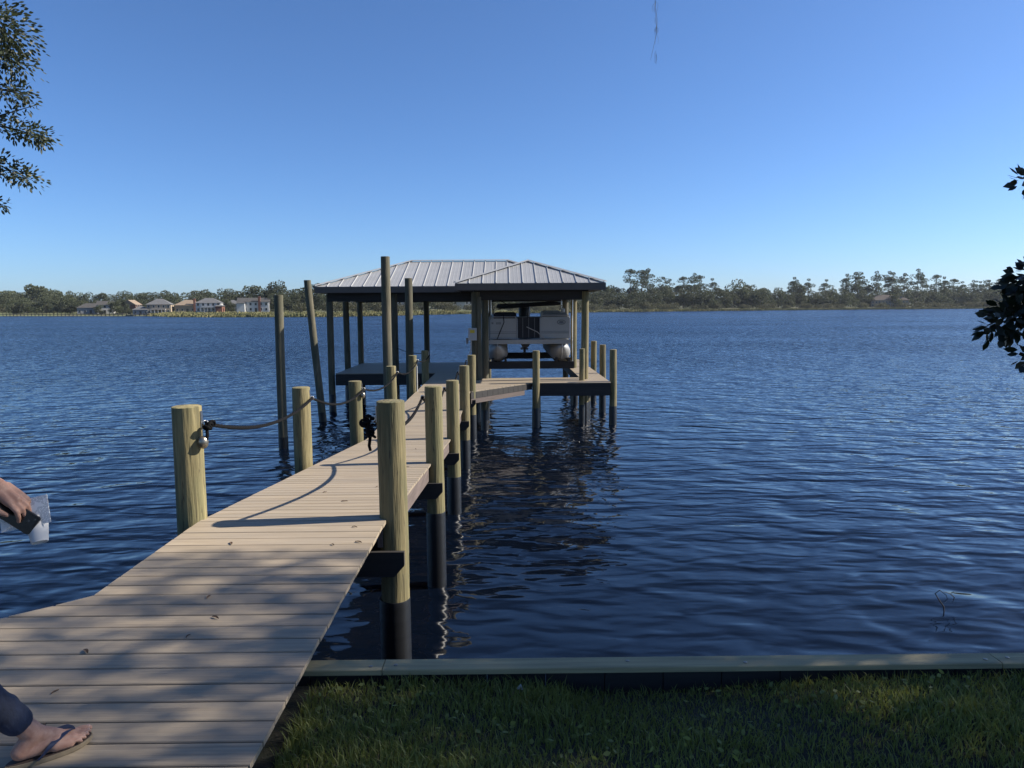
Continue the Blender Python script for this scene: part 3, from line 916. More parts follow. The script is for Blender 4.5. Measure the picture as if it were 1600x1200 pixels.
# ================================================================ PONTOON BOAT (bow towards the walkway)
boat = empty('pontoon_boat', 'white pontoon boat with folded dark canopy raised on the lift', 'boat', loc=(0.80, 23.05, 0))
for s in (-1, 1):
    cx = s * 1.04
    prof = [(0.0, 0.03, 0.22), (0.06, .13, .16), (.22, .24, .08), (.5, .31, .02), (.9, .34, 0), (5.6, .34, 0), (5.75, .28, 0)]
    mb = MB(); n_ = 20
    rings = []
    for (yy, r_, up_) in prof:
        rings.append([(cx + r_ * math.cos(2 * math.pi * k / n_), yy, 2.10 + up_ + r_ * math.sin(2 * math.pi * k / n_) * (1.0)) for k in range(n_)])
    vv = [p for r_ in rings for p in r_]; ff = []
    for i in range(len(rings) - 1):
        for k in range(n_): ff.append((i * n_ + k, i * n_ + (k + 1) % n_, (i + 1) * n_ + (k + 1) % n_, (i + 1) * n_ + k))
    ff.append(tuple(range(n_))); ff.append(tuple((len(rings) - 1) * n_ + k for k in reversed(range(n_))))
    po = mb.add(vv, ff).build('pontoon', 'aluminium', boat, smooth=True)
    # keel strip up the nose and splash bracket
    MB().tube([(cx, -.015, 2.40), (cx, -.02, 2.30), (cx, .04, 2.12), (cx, .2, 1.93), (cx, .48, 1.81), (cx, .9, 1.755), (cx, 5.5, 1.755)], .018, 6).build('keel', 'aluminium', po)
    for yy in (0.55, 1.6, 2.7, 3.8, 4.9):
        MB().box(cx - .2, cx + .2, yy - .04, yy + .04, 2.34, 2.46).build('bracket', 'aluminium', po)
MB().box(-1.30, 1.30, .0, 5.9, 2.455, 2.52).build('deck', 'boatwhite', boat)
MB().box(-1.32, 1.32, -.03, -.001, 2.40, 2.54).build('bow_trim', 'boatwhite', boat)
for yy in np.linspace(.4, 5.6, 9): MB().box(-1.2, 1.2, yy - .03, yy + .03, 2.40, 2.454).build('cross_member', 'aluminium', boat)


def fence(x0, x1, y0, y1, name, m='boatwhite', h=0.66):
    o = MB().box(x0, x1, y0, y1, 2.56, 2.56 + h).build(name, m, boat)
    return o


pl_ = fence(-1.28, -.42, .06, .10, 'front_panel'); pr_ = fence(.36, 1.28, .06, .10, 'front_panel', h=.70)
for q, xa, xb in ((pl_, -1.27, -.43), (pr_, .37, 1.27)):
    MB().box(xa, xb, .052, .0595, 2.74, 2.755).build('stripe', 'boatgrey', q)
    MB().box(xa, xb, .052, .0595, 2.79, 2.80).build('stripe', 'boatgrey', q)
    MB().box(xa, xb, .05, .0595, 2.575, 2.61).build('lower_rail', 'aluminium', q)
MB().tube([(-.40, .04, 2.56), (-.40, .04, 3.2), (-.46, .05, 3.26)], .02, 8).build('gate_post', 'aluminium', boat)
MB().tube([(.34, .04, 2.56), (.34, .04, 3.22), (.40, .05, 3.27)], .02, 8).build('gate_post', 'aluminium', boat)
MB().box(-.39, .33, .07, .09, 2.58, 3.26).build('bow_gate', 'vinyl', boat)
for xx in (-.22, -.03, .16): MB().box(xx - .008, xx + .008, .06, .0695, 2.6, 3.24).build('gate_bar', 'boatgrey', boat)
for xa, xb, zt_ in ((-1.27, -.44, 3.27), (.40, 1.27, 3.31)):
    MB().tube([(xa, .07, zt_ - .08), (xa, .05, zt_), (xb, .05, zt_), (xb, .07, zt_ - .08)], .016, 8).build('bow_rail', 'aluminium', boat, smooth=True)
# emblem and registration marks
MB().tube([(1.02 + .13 * math.cos(a), .052, 3.09 + .065 * math.sin(a)) for a in np.linspace(0, 2 * math.pi, 25)], .012, 6, cap=False).build('oval_emblem', 'boatgrey', pr_)
MB().lathe([(.075, 0), (.06, .012)], (0, 0, 0), 16, Matrix.Translation((1.02, .058, 3.09)) @ Matrix.Rotation(R(90), 4, 'X') @ Matrix.Scale(.45, 4, (0, 1, 0))).build('oval_emblem', 'boatgrey', pr_)
for i, xx in enumerate((-1.22, -1.19, -1.07, -1.03, -.99, -.95)):
    MB().box(xx, xx + (.025), .052, .0595, 3.03 + (.0 if i > 1 else .01), 3.10).build('marking', 'boatgrey', pl_)
for s in (-1, 1):
    MB().box(s * 1.29 - .015, s * 1.29 + .015, .11, 5.7, 2.56, 3.22).build('side_panel', 'boatwhite', boat)
    MB().tube([(s * 1.29, .08, 3.25), (s * 1.29, 5.7, 3.25)], .018, 8).build('top_rail', 'aluminium', boat)
MB().box(-1.28, 1.28, 5.66, 5.70, 2.56, 3.2).build('rear_panel', 'boatwhite', boat)
# seats: covered helm lounge and pale lounge


def cushion(x0, x1, y0, y1, z0, z1, m, name):
    mb = MB(); b = .06
    rings = [(b, z0), (0, z0 + b), (0, z1 - b), (b * .5, z1 - b * .35), (b * 1.6, z1)]
    vv, ff = [], []
    for (ins, z) in rings: vv += [(x0 + ins, y0 + ins, z), (x1 - ins, y0 + ins, z), (x1 - ins, y1 - ins, z), (x0 + ins, y1 - ins, z)]
    for i in range(len(rings) - 1):
        for k_ in range(4): ff.append((i * 4 + k_, i * 4 + (k_ + 1) % 4, i * 4 + 4 + (k_ + 1) % 4, i * 4 + 4 + k_))
    ff.append((3, 2, 1, 0)); e_ = (len(rings) - 1) * 4; ff.append((e_, e_ + 1, e_ + 2, e_ + 3))
    return mb.add(vv, ff).build(name, m, boat)


cushion(-1.15, -.42, .14, .75, 2.56, 3.42, 'vinyl', 'covered_seat')
cushion(-1.2, -.55, .8, 2.0, 2.56, 3.0, 'seatcover', 'lounge_seat')
cushion(.42, 1.22, .14, .40, 2.56, 3.40, 'seatcover', 'seat_back')
cushion(.42, 1.22, .41, 1.8, 2.56, 3.0, 'seatcover', 'lounge_seat')
cushion(.5, 1.2, 2.6, 3.3, 2.56, 3.45, 'boatwhite', 'helm_console')
cushion(-1.2, 1.1, 4.6, 5.4, 2.56, 3.1, 'seatcover', 'stern_seat')
MB().lathe([(.05, 0), (.055, .06), (.05, .12), (.02, .14)], (1.08, .12, 3.40), 12).build('lamp', 'boatwhite', boat, smooth=True)
# folded canopy in its boot, on bowed frames
MB().tube([(-1.06, .9, 3.62), (-.98, .9, 3.60), (-.5, .9, 3.62), (.2, .9, 3.66), (.8, .9, 3.70), (1.05, .9, 3.68)], [.05, .09, .075, .065, .07, .04], 10, jitter=.08).build('folded_canopy', 'vinyl', boat, smooth=True)
for s in (-1, 1):
    MB().tube([(s * 1.22, 3.2, 3.25), (s * 1.18, 2.0, 3.5), (s * 1.08, .9, 3.64)], .013, 6).build('canopy_frame', 'aluminium', boat)
    MB().tube([(s * 1.24, .5, 3.25), (s * 1.15, .8, 3.55), (s * 1.06, .9, 3.66)], .013, 6).build('canopy_frame', 'aluminium', boat)
MB().tube([(-1.15, .5, 3.3), (-1.22, .7, 3.7), (-1.1, .85, 3.92), (-.95, .9, 3.8), (-.7, .9, 3.66)], .014, 6).build('canopy_frame', 'rope', boat)
MB().tube([(.0, .88, 3.62), (-.05, .6, 3.3), (-.1, .3, 2.95)], .012, 6).build('strap', 'rope', boat)
MB().tube([(-.85, .05, 3.35), (-.82, .03, 3.1), (-.95, .03, 2.8), (-1.05, .0, 2.55)], .012, 6).build('mooring_line', 'rope', boat)
MB().tube([(-.1, .04, 2.95), (.25, .02, 2.78), (.5, -.02, 2.55), (.8, -.03, 2.42), (1.0, .0, 2.44)], .014, 6).build('mooring_line', 'boatwhite', boat)
# outboard motor
mo = MB().lathe([(.05, 3.05), (.2, 3.1), (.24, 3.3), (.22, 3.55), (.14, 3.68), (.03, 3.7)], (0, 6.1, 0), 16).build('outboard_motor', 'black', boat, smooth=True)
MB().prism([(-.32, 2.39), (.32, 2.39), (.24, 2.2), (.10, 2.02), (-.10, 2.02), (-.24, 2.2)], 'y', 4.9, 5.9).build('motor_pod', 'boatwhite', boat)
MB().prism([(5.95, 3.1), (6.25, 3.1), (6.22, 2.1), (6.3, 1.9), (6.1, 1.72), (6.02, 1.9), (6.0, 2.1)], 'x', -.05, .05).build('lower_unit', 'boatgrey', mo)
for k_ in range(3):
    MB().box(-.05, .05, 0, .17, -.008, .008, Matrix.Translation((0, 6.33, 1.95)) @ Matrix.Rotation(k_ * 2.094, 4, 'Y') @ Matrix.Rotation(R(90), 4, 'X') @ Matrix.Rotation(.5, 4, 'Y')).build('propeller_blade', 'steel', mo)

# ================================================================ FAR TREES
def blob_crown(rg, blobs, per, size, name, m):
    """leaf clumps: many small randomly turned faces on and inside lumpy blobs"""
    P_, D_ = [], []
    for (c, r_) in blobs:
        d = rg.normal(size=(per, 3)); d /= np.linalg.norm(d, axis=1, keepdims=True)
        rad = rg.uniform(.55, 1.08, per) ** .6
        P_.append(np.array(c) + d * np.array(r_) * rad[:, None]); D_.append(d + rg.normal(0, .7, (per, 3)))
    pos = np.concatenate(P_); dr = np.concatenate(D_)
    return leaf_mesh(name, pos, dr, size, size * .8, m, rg)


def make_oak(seed, H, Wd):
    rg = np.random.RandomState(seed); blobs = []
    for i in range(17):
        a = rg.uniform(0, 6.28); q = rg.uniform(0, 1) ** .6 * Wd * .40; z = H * rg.uniform(.14, .86)
        q *= 1.0 - .55 * max(0, (z / H - .55) / .35)
        s_ = Wd * rg.uniform(.13, .22)
        blobs.append(((q * math.cos(a), q * math.sin(a), z), (s_, s_, s_ * rg.uniform(.65, .9))))
    crown = blob_crown(rg, blobs, 140, H * .052, 'crown', 'far_oak')
    mb = MB().tube([(0, 0, -.5), (.1, 0, H * .25), (.0, .2, H * .6)], [H * .03, H * .022, H * .008], 7)
    for k_ in range(5):
        a = rg.uniform(0, 6.28); mb.tube([(0, 0, H * .25), (math.cos(a) * Wd * .18, math.sin(a) * Wd * .18, H * .48), (math.cos(a) * Wd * .3, math.sin(a) * Wd * .3, H * .6)], [H * .014, H * .009, H * .004], 5)
    return crown, mb.mesh('trunk', 'far_bark')


def make_pine(seed, H):
    rg = np.random.RandomState(seed); blobs = []
    mb = MB().tube([(0, 0, -.5), (.2, .1, H * .5), (.1 + rg.uniform(-.6, .6), 0, H * .97)], [H * .014, H * .010, H * .003], 6)
    for i in range(13):
        z = H * rg.uniform(.50, .98); a = rg.uniform(0, 6.28); L_ = H * rg.uniform(.05, .17) * (1.25 - .9 * (z / H - .5) * 1.4)
        x_, y_ = math.cos(a) * L_, math.sin(a) * L_
        mb.tube([(0.1, 0, z - H * .04), (x_, y_, z)], [H * .004, H * .002], 4)
        s_ = H * rg.uniform(.048, .088)
        blobs.append(((x_, y_, z), (s_ * 1.35, s_ * 1.35, s_ * .55)))
    blobs.append(((0.1, 0, H * .97), (H * .05, H * .05, H * .035)))
    return blob_crown(rg, blobs, 110, H * .024, 'crown', 'far_pine'), mb.mesh('trunk', 'far_bark')


def make_bush(seed, H):
    rg = np.random.RandomState(seed)
    blobs = [((rg.uniform(-.6, .6) * H, rg.uniform(-.5, .5) * H, H * rg.uniform(.25, .65)), (H * .4, H * .4, H * .33)) for _ in range(8)]
    return blob_crown(rg, blobs, 80, H * .10, 'crown', 'far_bush'), MB().tube([(0, 0, -.4), (0, 0, H * .5)], [H * .04, H * .02], 5).mesh('trunk', 'far_bark')


OAKS = [make_oak(100 + i, 13, 14) for i in range(6)]
PINES = [make_pine(200 + i, 24) for i in range(6)]
BUSHES = [make_bush(300 + i, 5) for i in range(5)]


def place_tree(kind, px, back, s, label, group, cat='tree', name='oak_tree', sz=None):
    """px is a bearing along the far bank (converted to metres), back = metres inland from the waterline"""
    b = (px - 800) / 1120 + 0.0096
    Y_ = 380.0
    for _ in range(12): Y_ = shore_y(b * Y_) + back
    x_ = b * Y_
    cr, tr = rnd.choice(kind)
    e = empty(name, label, cat, group, (x_, Y_, land_z(x_, Y_)))
    a = rnd.uniform(0, 6.28)
    s_ = (s, s, s * rnd.uniform(.9, 1.1)) if sz is None else (sz[0], sz[0], sz[1])
    e.scale = s_; e.rotation_euler.z = a
    link('crown', cr, e); link('trunk', tr, e)
    return e


LO = 'broad dark oak in the continuous tree line along the far bank'
LOF = 'rounded oak standing among the lakeside houses on the far bank'
LB = 'low olive shrub at the edge of the far bank'
LP = 'tall slender pine rising above the tree line on the far bank'
px = -60
while px < 480:        # behind the houses
    top = float(I(px, [0, 90, 130, 230, 300, 420, 480], [1.12, 1.25, 1.0, .85, .98, 1.05, 1.0]))
    place_tree(OAKS, px + rnd.uniform(-5, 5), rnd.uniform(75, 105), top * rnd.uniform(.92, 1.12), 'dark oak in the woods behind the far lakeside houses', 'oaks along the far bank')
    px += 13
px = -50
while px < 235:
    place_tree(OAKS, px + rnd.uniform(-5, 5), rnd.uniform(28, 50), rnd.uniform(.5, .85) * (1.2 if px < 120 else .8), LOF, 'oaks among the far houses')
    px += 12
for px in list(range(-520, -60, 15)) + list(range(1690, 2080, 15)):      # the wooded bank goes on to both sides
    place_tree(OAKS, px, rnd.uniform(20, 60), rnd.uniform(.9, 1.35), 'oak where the far wooded bank runs on past the houses and pines', 'oaks along the far bank')
px = 470
while px < 940:
    place_tree(OAKS, px + rnd.uniform(-4, 4), rnd.uniform(70, 95), rnd.uniform(.85, 1.05), 'dark oak on the far bank beyond the boathouse', 'oaks along the far bank')
    px += 13
px = 765
while px < 1680:
    place_tree(OAKS, px + rnd.uniform(-4, 4), rnd.uniform(16, 40), rnd.uniform(.8, 1.1), 'front-row oak close to the undeveloped far waterline', 'oaks along the far bank')
    place_tree(OAKS, px + rnd.uniform(-4, 4), rnd.uniform(50, 75), rnd.uniform(1.05, 1.3), 'back-row oak in the undeveloped far woods', 'oaks along the far bank')
    px += 14.5
for px in (985, 1003, 1012, 1036, 1046, 1066, 1084, 1092, 1112, 1240, 1244, 1262, 1290, 1322, 1335, 1347, 1368, 1388, 1394, 1412, 1433, 1440, 1462, 1474, 1490, 1503, 1520, 1531, 1545, 1560, 1580, 1605, 1630):
    tall = 1.08 if (1320 < px < 1450 or 980 < px < 1015) else .92
    place_tree(PINES, px, rnd.uniform(45, 70), tall * rnd.uniform(.92, 1.06), LP, 'pines above the far tree line', name='pine_tree')
place_tree(OAKS, 1153, 40, 1.55, 'largest round-topped tree on the far bank, taller than its neighbours', None, name='oak_tree')
place_tree(OAKS, 1176, 44, 1.35, 'second broad tree beside the largest round-topped far tree', None, name='oak_tree')
for px, s in ((62, 1.35), (83, 1.3), (20, 1.2)):
    place_tree(OAKS, px, 60, s, 'tall spreading oak above the far seawall dock', 'tall oaks above the seawall dock')
for px, bk_, s in ((30, 14, .62), (48, 18, .75), (66, 16, .6), (82, 20, .72), (98, 12, .55), (118, 16, .7), (134, 20, .62), (163, 10, .42), (188, 12, .6), (199, 16, .66), (207, 9, .4),
                   (244, 34, .38), (276, 42, .42), (288, 45, .40), (297, 40, .32), (318, 46, .34), (360, 52, .42), (366, 48, .36), (431, 50, .62), (443, 56, .66), (456, 50, .6), (470, 54, .62),
                   (486, 60, .6), (508, 62, .62), (530, 60, .6), (575, 50, .5), (590, 46, .5), (606, 40, .5), (646, 30, .5), (662, 28, .45)):
    place_tree(OAKS, px, bk_, s, 'smaller leafy tree in front of the far lakeside houses', 'garden trees in front of the far houses', name='garden_tree')
for i in range(170):
    px = rnd.choice([rnd.uniform(760, 1640), rnd.uniform(760, 1640), rnd.uniform(760, 1640), rnd.uniform(-30, 250), rnd.uniform(440, 740)])
    place_tree(BUSHES, px, rnd.uniform(8, 16) if px > 750 else rnd.uniform(22, 34), rnd.uniform(.5, 1.0), LB, 'shrubs along the far bank', 'shrub', 'shrub')

# ================================================================ FAR HOUSES
def house_at(px, Y_, w, d, eave, rise, wallm, roofm, label, hip=True, floors=2, rot=0.0, chimney=None, porch=False, wing=None):
    b = (px - 800) / 1120 + 0.0096
    x_ = b * Y_
    e = empty('house', label, 'house', 'houses on the far bank', (x_, Y_, land_z(x_, Y_) - .1))
    e.rotation_euler.z = math.atan2(-x_, Y_) * .6 + rot
    e.scale = (.86, .86, .80)
    MB().box(-w / 2, w / 2, -d / 2, d / 2, 0, eave).build('wall', wallm, e)

    def roof_on(x0, x1, y0, y1, z, rs_, hp, name='roof'):
        o_ = .5; x0 -= o_; x1 += o_; y0 -= o_; y1 += o_
        ym = (y0 + y1) / 2; ins = (y1 - y0) / 2 if hp else 0.0
        if x1 - x0 < 2 * ins: ins = (x1 - x0) / 2 - .05
        mb = MB().add([(x0, y0, z), (x1, y0, z), (x1, y1, z), (x0, y1, z), (x0 + ins, ym, z + rs_), (x1 - ins, ym, z + rs_)],
                      [(0, 1, 5, 4), (2, 3, 4, 5), (1, 2, 5), (3, 0, 4), (3, 2, 1, 0)])
        return mb.build(name, roofm, e)
    ro = roof_on(-w / 2, w / 2, -d / 2, d / 2, eave + .01, rise, hip)
    nwin = max(3, int(w / 2.6))
    for f_ in range(floors):
        z0 = .9 + f_ * 3.0
        if z0 + 1.5 > eave: break
        for i in range(nwin):
            xx = -w / 2 + w * (i + .5) / nwin
            if f_ == 0 and i == nwin // 2:
                MB().box(xx - .6, xx + .6, -d / 2 - .05, -d / 2 - .002, 0.1, 2.4).build('door', 'roofdark', e); continue
            fr = MB().box(xx - .65, xx + .65, -d / 2 - .06, -d / 2 - .002, z0 - .1, z0 + 1.6).build('window', 'wallwhite', e)
            MB().box(xx - .52, xx + .52, -d / 2 - .08, -d / 2 - .061, z0, z0 + 1.5).build('pane', 'glass', fr)
    for s in (-1, 1):
        for f_ in range(floors):
            z0 = .9 + f_ * 3.0
            if z0 + 1.5 > eave: break
            fr = MB().box(s * (w / 2 + .03) - .03, s * (w / 2 + .03) + .03, -.6, .6, z0 - .1, z0 + 1.6).build('window', 'wallwhite', e)
            MB().box(s * (w / 2 + .07) - .009, s * (w / 2 + .07) + .009, -.48, .48, z0, z0 + 1.5).build('pane', 'glass', fr)
    if chimney is not None:
        MB().box(chimney - .6, chimney + .6, -d / 2 - .5, -d / 2 + .6, 0, eave + rise + .8).build('chimney', 'brick', e)
    if porch:
        po_ = MB().box(-w * .3, w * .3, -d / 2 - 2.4, -d / 2 - .1, 2.85, 3.1).build('porch', 'wallwhite', e)
        for xx in np.linspace(-w * .29, w * .29, 5): MB().box(xx - .13, xx + .13, -d / 2 - 2.35, -d / 2 - 2.1, 0, 2.85).build('column', 'wallwhite', po_)
        MB().box(-w * .3, w * .3, -d / 2 - 2.4, -d / 2 - 2.32, 3.5, 3.6).build('railing', 'wallwhite', po_)
    if wing is not None:
        wx0, wx1, wm, we, wr = wing
        MB().box(wx0, wx1, -d / 2 - 2.5, d / 2 - 1.2, 0, we).build('wing', wm, e)
        roof_on(wx0, wx1, -d / 2 - 2.5, d / 2 - 1.2, we + .01, wr, True, 'wing_roof')
    return e


house_at(66, 440, 14, 9, 5.8, 3.2, 'wallgrey', 'roofgrey', 'grey far house half hidden by the tall oaks near the seawall', chimney=None)
house_at(152, 392, 15, 8, 4.0, 3.0, 'wallgrey', 'roofdark', 'low dark-roofed house with grey walls behind the seawall dock')
house_at(174, 388, 9, 8, 5.8, 2.6, 'wallwhite', 'roofdark', 'narrow white house with dark roof beside low dark-roofed house', hip=False)
house_at(213, 384, 6, 9, 5.5, 3.2, 'brick', 'rooftan', 'narrow orange brick house with steep gable', hip=False, rot=1.2)
house_at(228, 362, 8, 7, 3.2, 2.4, 'wallgrey', 'roofgrey', 'small grey cottage by the water next to the orange brick house', floors=1)
house_at(257, 366, 13, 10, 5.9, 3.6, 'walltan', 'roofgrey', 'large two-storey house with tall pale grey hip roof', porch=True)
house_at(301, 372, 14, 10, 4.6, 3.4, 'walltan', 'rooftan', 'tan-roofed house between two grey hip-roofed houses', floors=1, chimney=4)
house_at(333, 350, 13, 9, 5.6, 3.0, 'wallwhite', 'roofgrey', 'grey hip-roofed house with white porch and brick side wing', porch=True, wing=(4.0, 7.5, 'brick', 3.6, 1.4))
house_at(369, 362, 9, 8, 4.8, 2.4, 'wallgrey', 'roofgrey', 'smaller grey-roofed house beside the large white house')
house_at(402, 338, 16, 9, 5.9, 2.4, 'wallwhite', 'roofdark', 'large white two-storey house with tall brick chimney', hip=False, chimney=3.2, wing=(-8, -4, 'wallwhite', 5.2, 1.6))
house_at(556, 352, 7, 8, 6.5, 2.2, 'walltan', 'roofgrey', 'tall narrow pale house seen between the boathouse posts')
house_at(627, 352, 10, 8, 6.2, 2.4, 'wallwhite', 'roofgrey', 'white house with columned double porch behind the boathouse', porch=True)
house_at(690, 425, 13, 9, 4.4, 3.2, 'wallgrey', 'roofgrey', 'blue-grey house with broad grey roof behind the boathouse')
house_at(722, 428, 16, 9, 5.8, 3.0, 'wallwhite', 'roofgrey', 'white gabled house behind the boathouse next to the blue-grey one', hip=False, wing=(-3, 3, 'wallwhite', 5.5, 2.2))
house_at(1388, 552, 30, 14, 6.6, 5.0, 'walltan', 'roofbrown', 'wide brown hip-roofed house among the pines on the far bank', porch=True)

# low dock / seawall along the far bank
sd = empty('seawall_dock', 'long low dark dock on short pilings along the far bank', 'dock', loc=(0, 0, 0))
pts = []
for i in range(60):
    x_ = -330 + i * 2.75; pts.append((x_, shore_y(x_) - 4.0))
for i in range(len(pts) - 1):
    (xa, ya), (xb, yb) = pts[i], pts[i + 1]
    MB().add([(xa, ya - .8, .9), (xb, yb - .8, .9), (xb, yb + .8, .9), (xa, ya + .8, .9), (xa, ya - .8, 1.15), (xb, yb - .8, 1.15), (xb, yb + .8, 1.15), (xa, ya + .8, 1.15)],
             [(3, 2, 1, 0), (4, 5, 6, 7), (0, 1, 5, 4), (1, 2, 6, 5), (2, 3, 7, 6), (3, 0, 4, 7)]).build('deck_section', 'joist', sd)
pm = MB().tube([(0, 0, -.8), (0, 0, 1.6)], .16, 7).mesh('piling', 'dark_timber')
for (xa, ya) in pts: link('piling', pm, sd, (xa, ya - .85, 0))

# ================================================================ NEAR TREES
def near_tree(name, label, base, crown_c, crown_r, nleaf, leafL, leafW, lm, accept, limbs, seed, sprays=(), cl=170, spread=.34, crownleaf=1.0):
    rg = np.random.RandomState(seed)
    e = empty(name, label, 'tree', None, base)
    bx, by, bz = base
    mb = MB()
    fork = Vector((0, 0, limbs))
    mb.tube([(0, 0, -.3), (0.03, 0, .4), (.05, .04, limbs * .6), fork], [.34, .25, .21, .18], 14, jitter=.05)
    ends = []
    c = Vector(crown_c) - Vector(base)
    cl_pos = []
    tries = 0
    ncl = nleaf // cl
    while len(cl_pos) < ncl and tries < 60000:
        tries += 1
        d = rg.normal(size=3); d /= np.linalg.norm(d)
        p = np.array(crown_c) + d * np.array(crown_r) * rg.uniform(.25, 1) ** .5
        if accept(p, rg): cl_pos.append(p)
    cl_pos = np.array(cl_pos)
    # limbs to a few spread centres, branches from those to the clumps
    k = min(9, len(cl_pos)); cen = cl_pos[rg.choice(len(cl_pos), k, replace=False)]
    for _ in range(4):
        lab_ = np.argmin(((cl_pos[:, None] - cen[None]) ** 2).sum(2), 1)
        cen = np.array([cl_pos[lab_ == q].mean(0) if (lab_ == q).any() else cen[q] for q in range(k)])
    for q in range(k):
        t_ = Vector(cen[q]) - Vector(base); m1_ = fork.lerp(t_, .5) + Vector((0, 0, .35))
        mb.tube([fork - Vector((0, 0, .15)), fork.lerp(m1_, .5) + Vector((0, 0, .15)), m1_, t_], [.12, .09, .06, .03], 8)
        for p in cl_pos[lab_ == q]:
            tp = Vector(p) - Vector(base)
            mb.tube([m1_.lerp(t_, rg.uniform(.3, 1)), t_.lerp(tp, .6) + Vector((0, 0, .08)), tp], [.02, .012, .005], 4, cap=False)
    # leaves
    pos = (cl_pos[:, None] + rg.normal(0, spread, (len(cl_pos), cl, 3)) * np.array([1, 1, .6])).reshape(-1, 3)
    keep = np.array([accept(p, None) for p in pos])
    pos = pos[keep]
    dirs = rg.normal(size=pos.shape) + np.array([0, 0, -.35])
    P_, D_ = [], []
    link('crown', leaf_mesh('crown', pos - np.array(base), dirs, leafL * crownleaf, leafW * crownleaf, lm, rg), e)
    if sprays:
        far_ = Vector(sprays[0]['path'][0]) - Vector(base)
        mb.tube([fork, fork.lerp(far_, .5) + Vector((0, 0, .9)), far_], [.10, .07, .03], 8)
    for sp in sprays:       # drooping twigs set with leaves
        path = [Vector(q) for q in sp['path']]
        mb.tube([q - Vector(base) for q in path], list(np.linspace(sp.get('r', .012), .003, len(path))), 6)
        n_ = sp['n']; t_ = rg.uniform(0, 1, n_) ** .8 * (len(path) - 1)
        i0 = np.minimum(t_.astype(int), len(path) - 2); fr = (t_ - i0)[:, None]
        A = np.array([tuple(q) for q in path])
        pp_ = A[i0] * (1 - fr) + A[i0 + 1] * fr
        tw = rg.normal(size=(n_, 3)); tw /= np.linalg.norm(tw, axis=1, keepdims=True)
        pp_ = pp_ + tw * (rg.uniform(0, 1, n_) ** .6 * sp['rad'])[:, None]
        n2_ = sp['n'] * 2; f2 = rg.uniform(0, 1, n2_)[:, None]; t2 = rg.normal(size=(n2_, 3))      # the long inner stretch of the branch
        P_.append(A[0] * (1 - f2) + A[1] * f2 + np.clip(t2, -1.6, 1.6) * min(.2, max(.05, sp['rad'] * .75))); D_.append(t2 + np.array([0, 0, -.3]))
        P_.append(pp_); D_.append(tw + (A[i0 + 1] - A[i0]) * sp.get('along', .9) + np.array([0, 0, -.2]))
    pos = np.concatenate(P_) - np.array(base); dirs = np.concatenate(D_)
    link('branch_leaves', leaf_mesh('branch_leaves', pos, dirs, leafL, leafW, lm, rg), e)
    mb.build('trunk', 'bark', e, smooth=True)
    return e


def in_frame(p, mg=25):
    q = project(p)
    return q is not None and -mg < q[0] < 1600 + mg and -mg < q[1] < 1200 + mg


def acc_right(p, rg):
    if p[2] < 3.3 or in_frame(p, 45): return False
    s_ = p[0] - 1.37 * (p[2] - 1.8); yl = p[1] - 0.1334 * (p[0] - s_)      # where its shadow lands (x, y)
    if yl > 4.75: return False
    if rg is not None:
        if s_ < -4.5: return False
        if s_ < -0.75:
            edge = 0.40 if yl < 3.6 else 0.26
            return rg.uniform() < edge
        if s_ < 0.3: return rg.uniform() < (.5 if yl > 2.9 else .7)
        if s_ < 1.2: return rg.uniform() < .85
    return True


near_tree('broadleaf_tree', 'dark glossy-leaved tree overhanging the lawn beside the water', (13.0, 2.2, 1.65), (12.0, 3.1, 9.6), (4.6, 4.4, 3.6), 52000, .066, .034, 'leaf_right', acc_right, 3.4, 5, crownleaf=2.0, spread=.5,
          sprays=[dict(path=[(4.6, 3.3, 4.4), (3.5, 3.75, 4.0), (3.08, 3.9, 3.82), (2.88, 3.95, 3.68)], n=900, rad=.15, r=.02),
                  dict(path=[(4.6, 3.3, 4.2), (3.3, 3.8, 3.72), (2.93, 3.9, 3.59), (2.69, 3.95, 3.47)], n=560, rad=.10, r=.02),
                  dict(path=[(4.4, 3.4, 3.9), (3.2, 3.85, 3.6), (3.02, 3.9, 3.42), (2.93, 3.95, 3.28)], n=220, rad=.09, r=.014),
                  dict(path=[(4.6, 3.3, 4.6), (3.4, 3.8, 4.5), (3.0, 3.95, 4.3), (2.83, 3.98, 4.24)], n=130, rad=.07, r=.014)])


def acc_left(p, rg):
    return p[2] > 4.2 and not in_frame(p, 30)


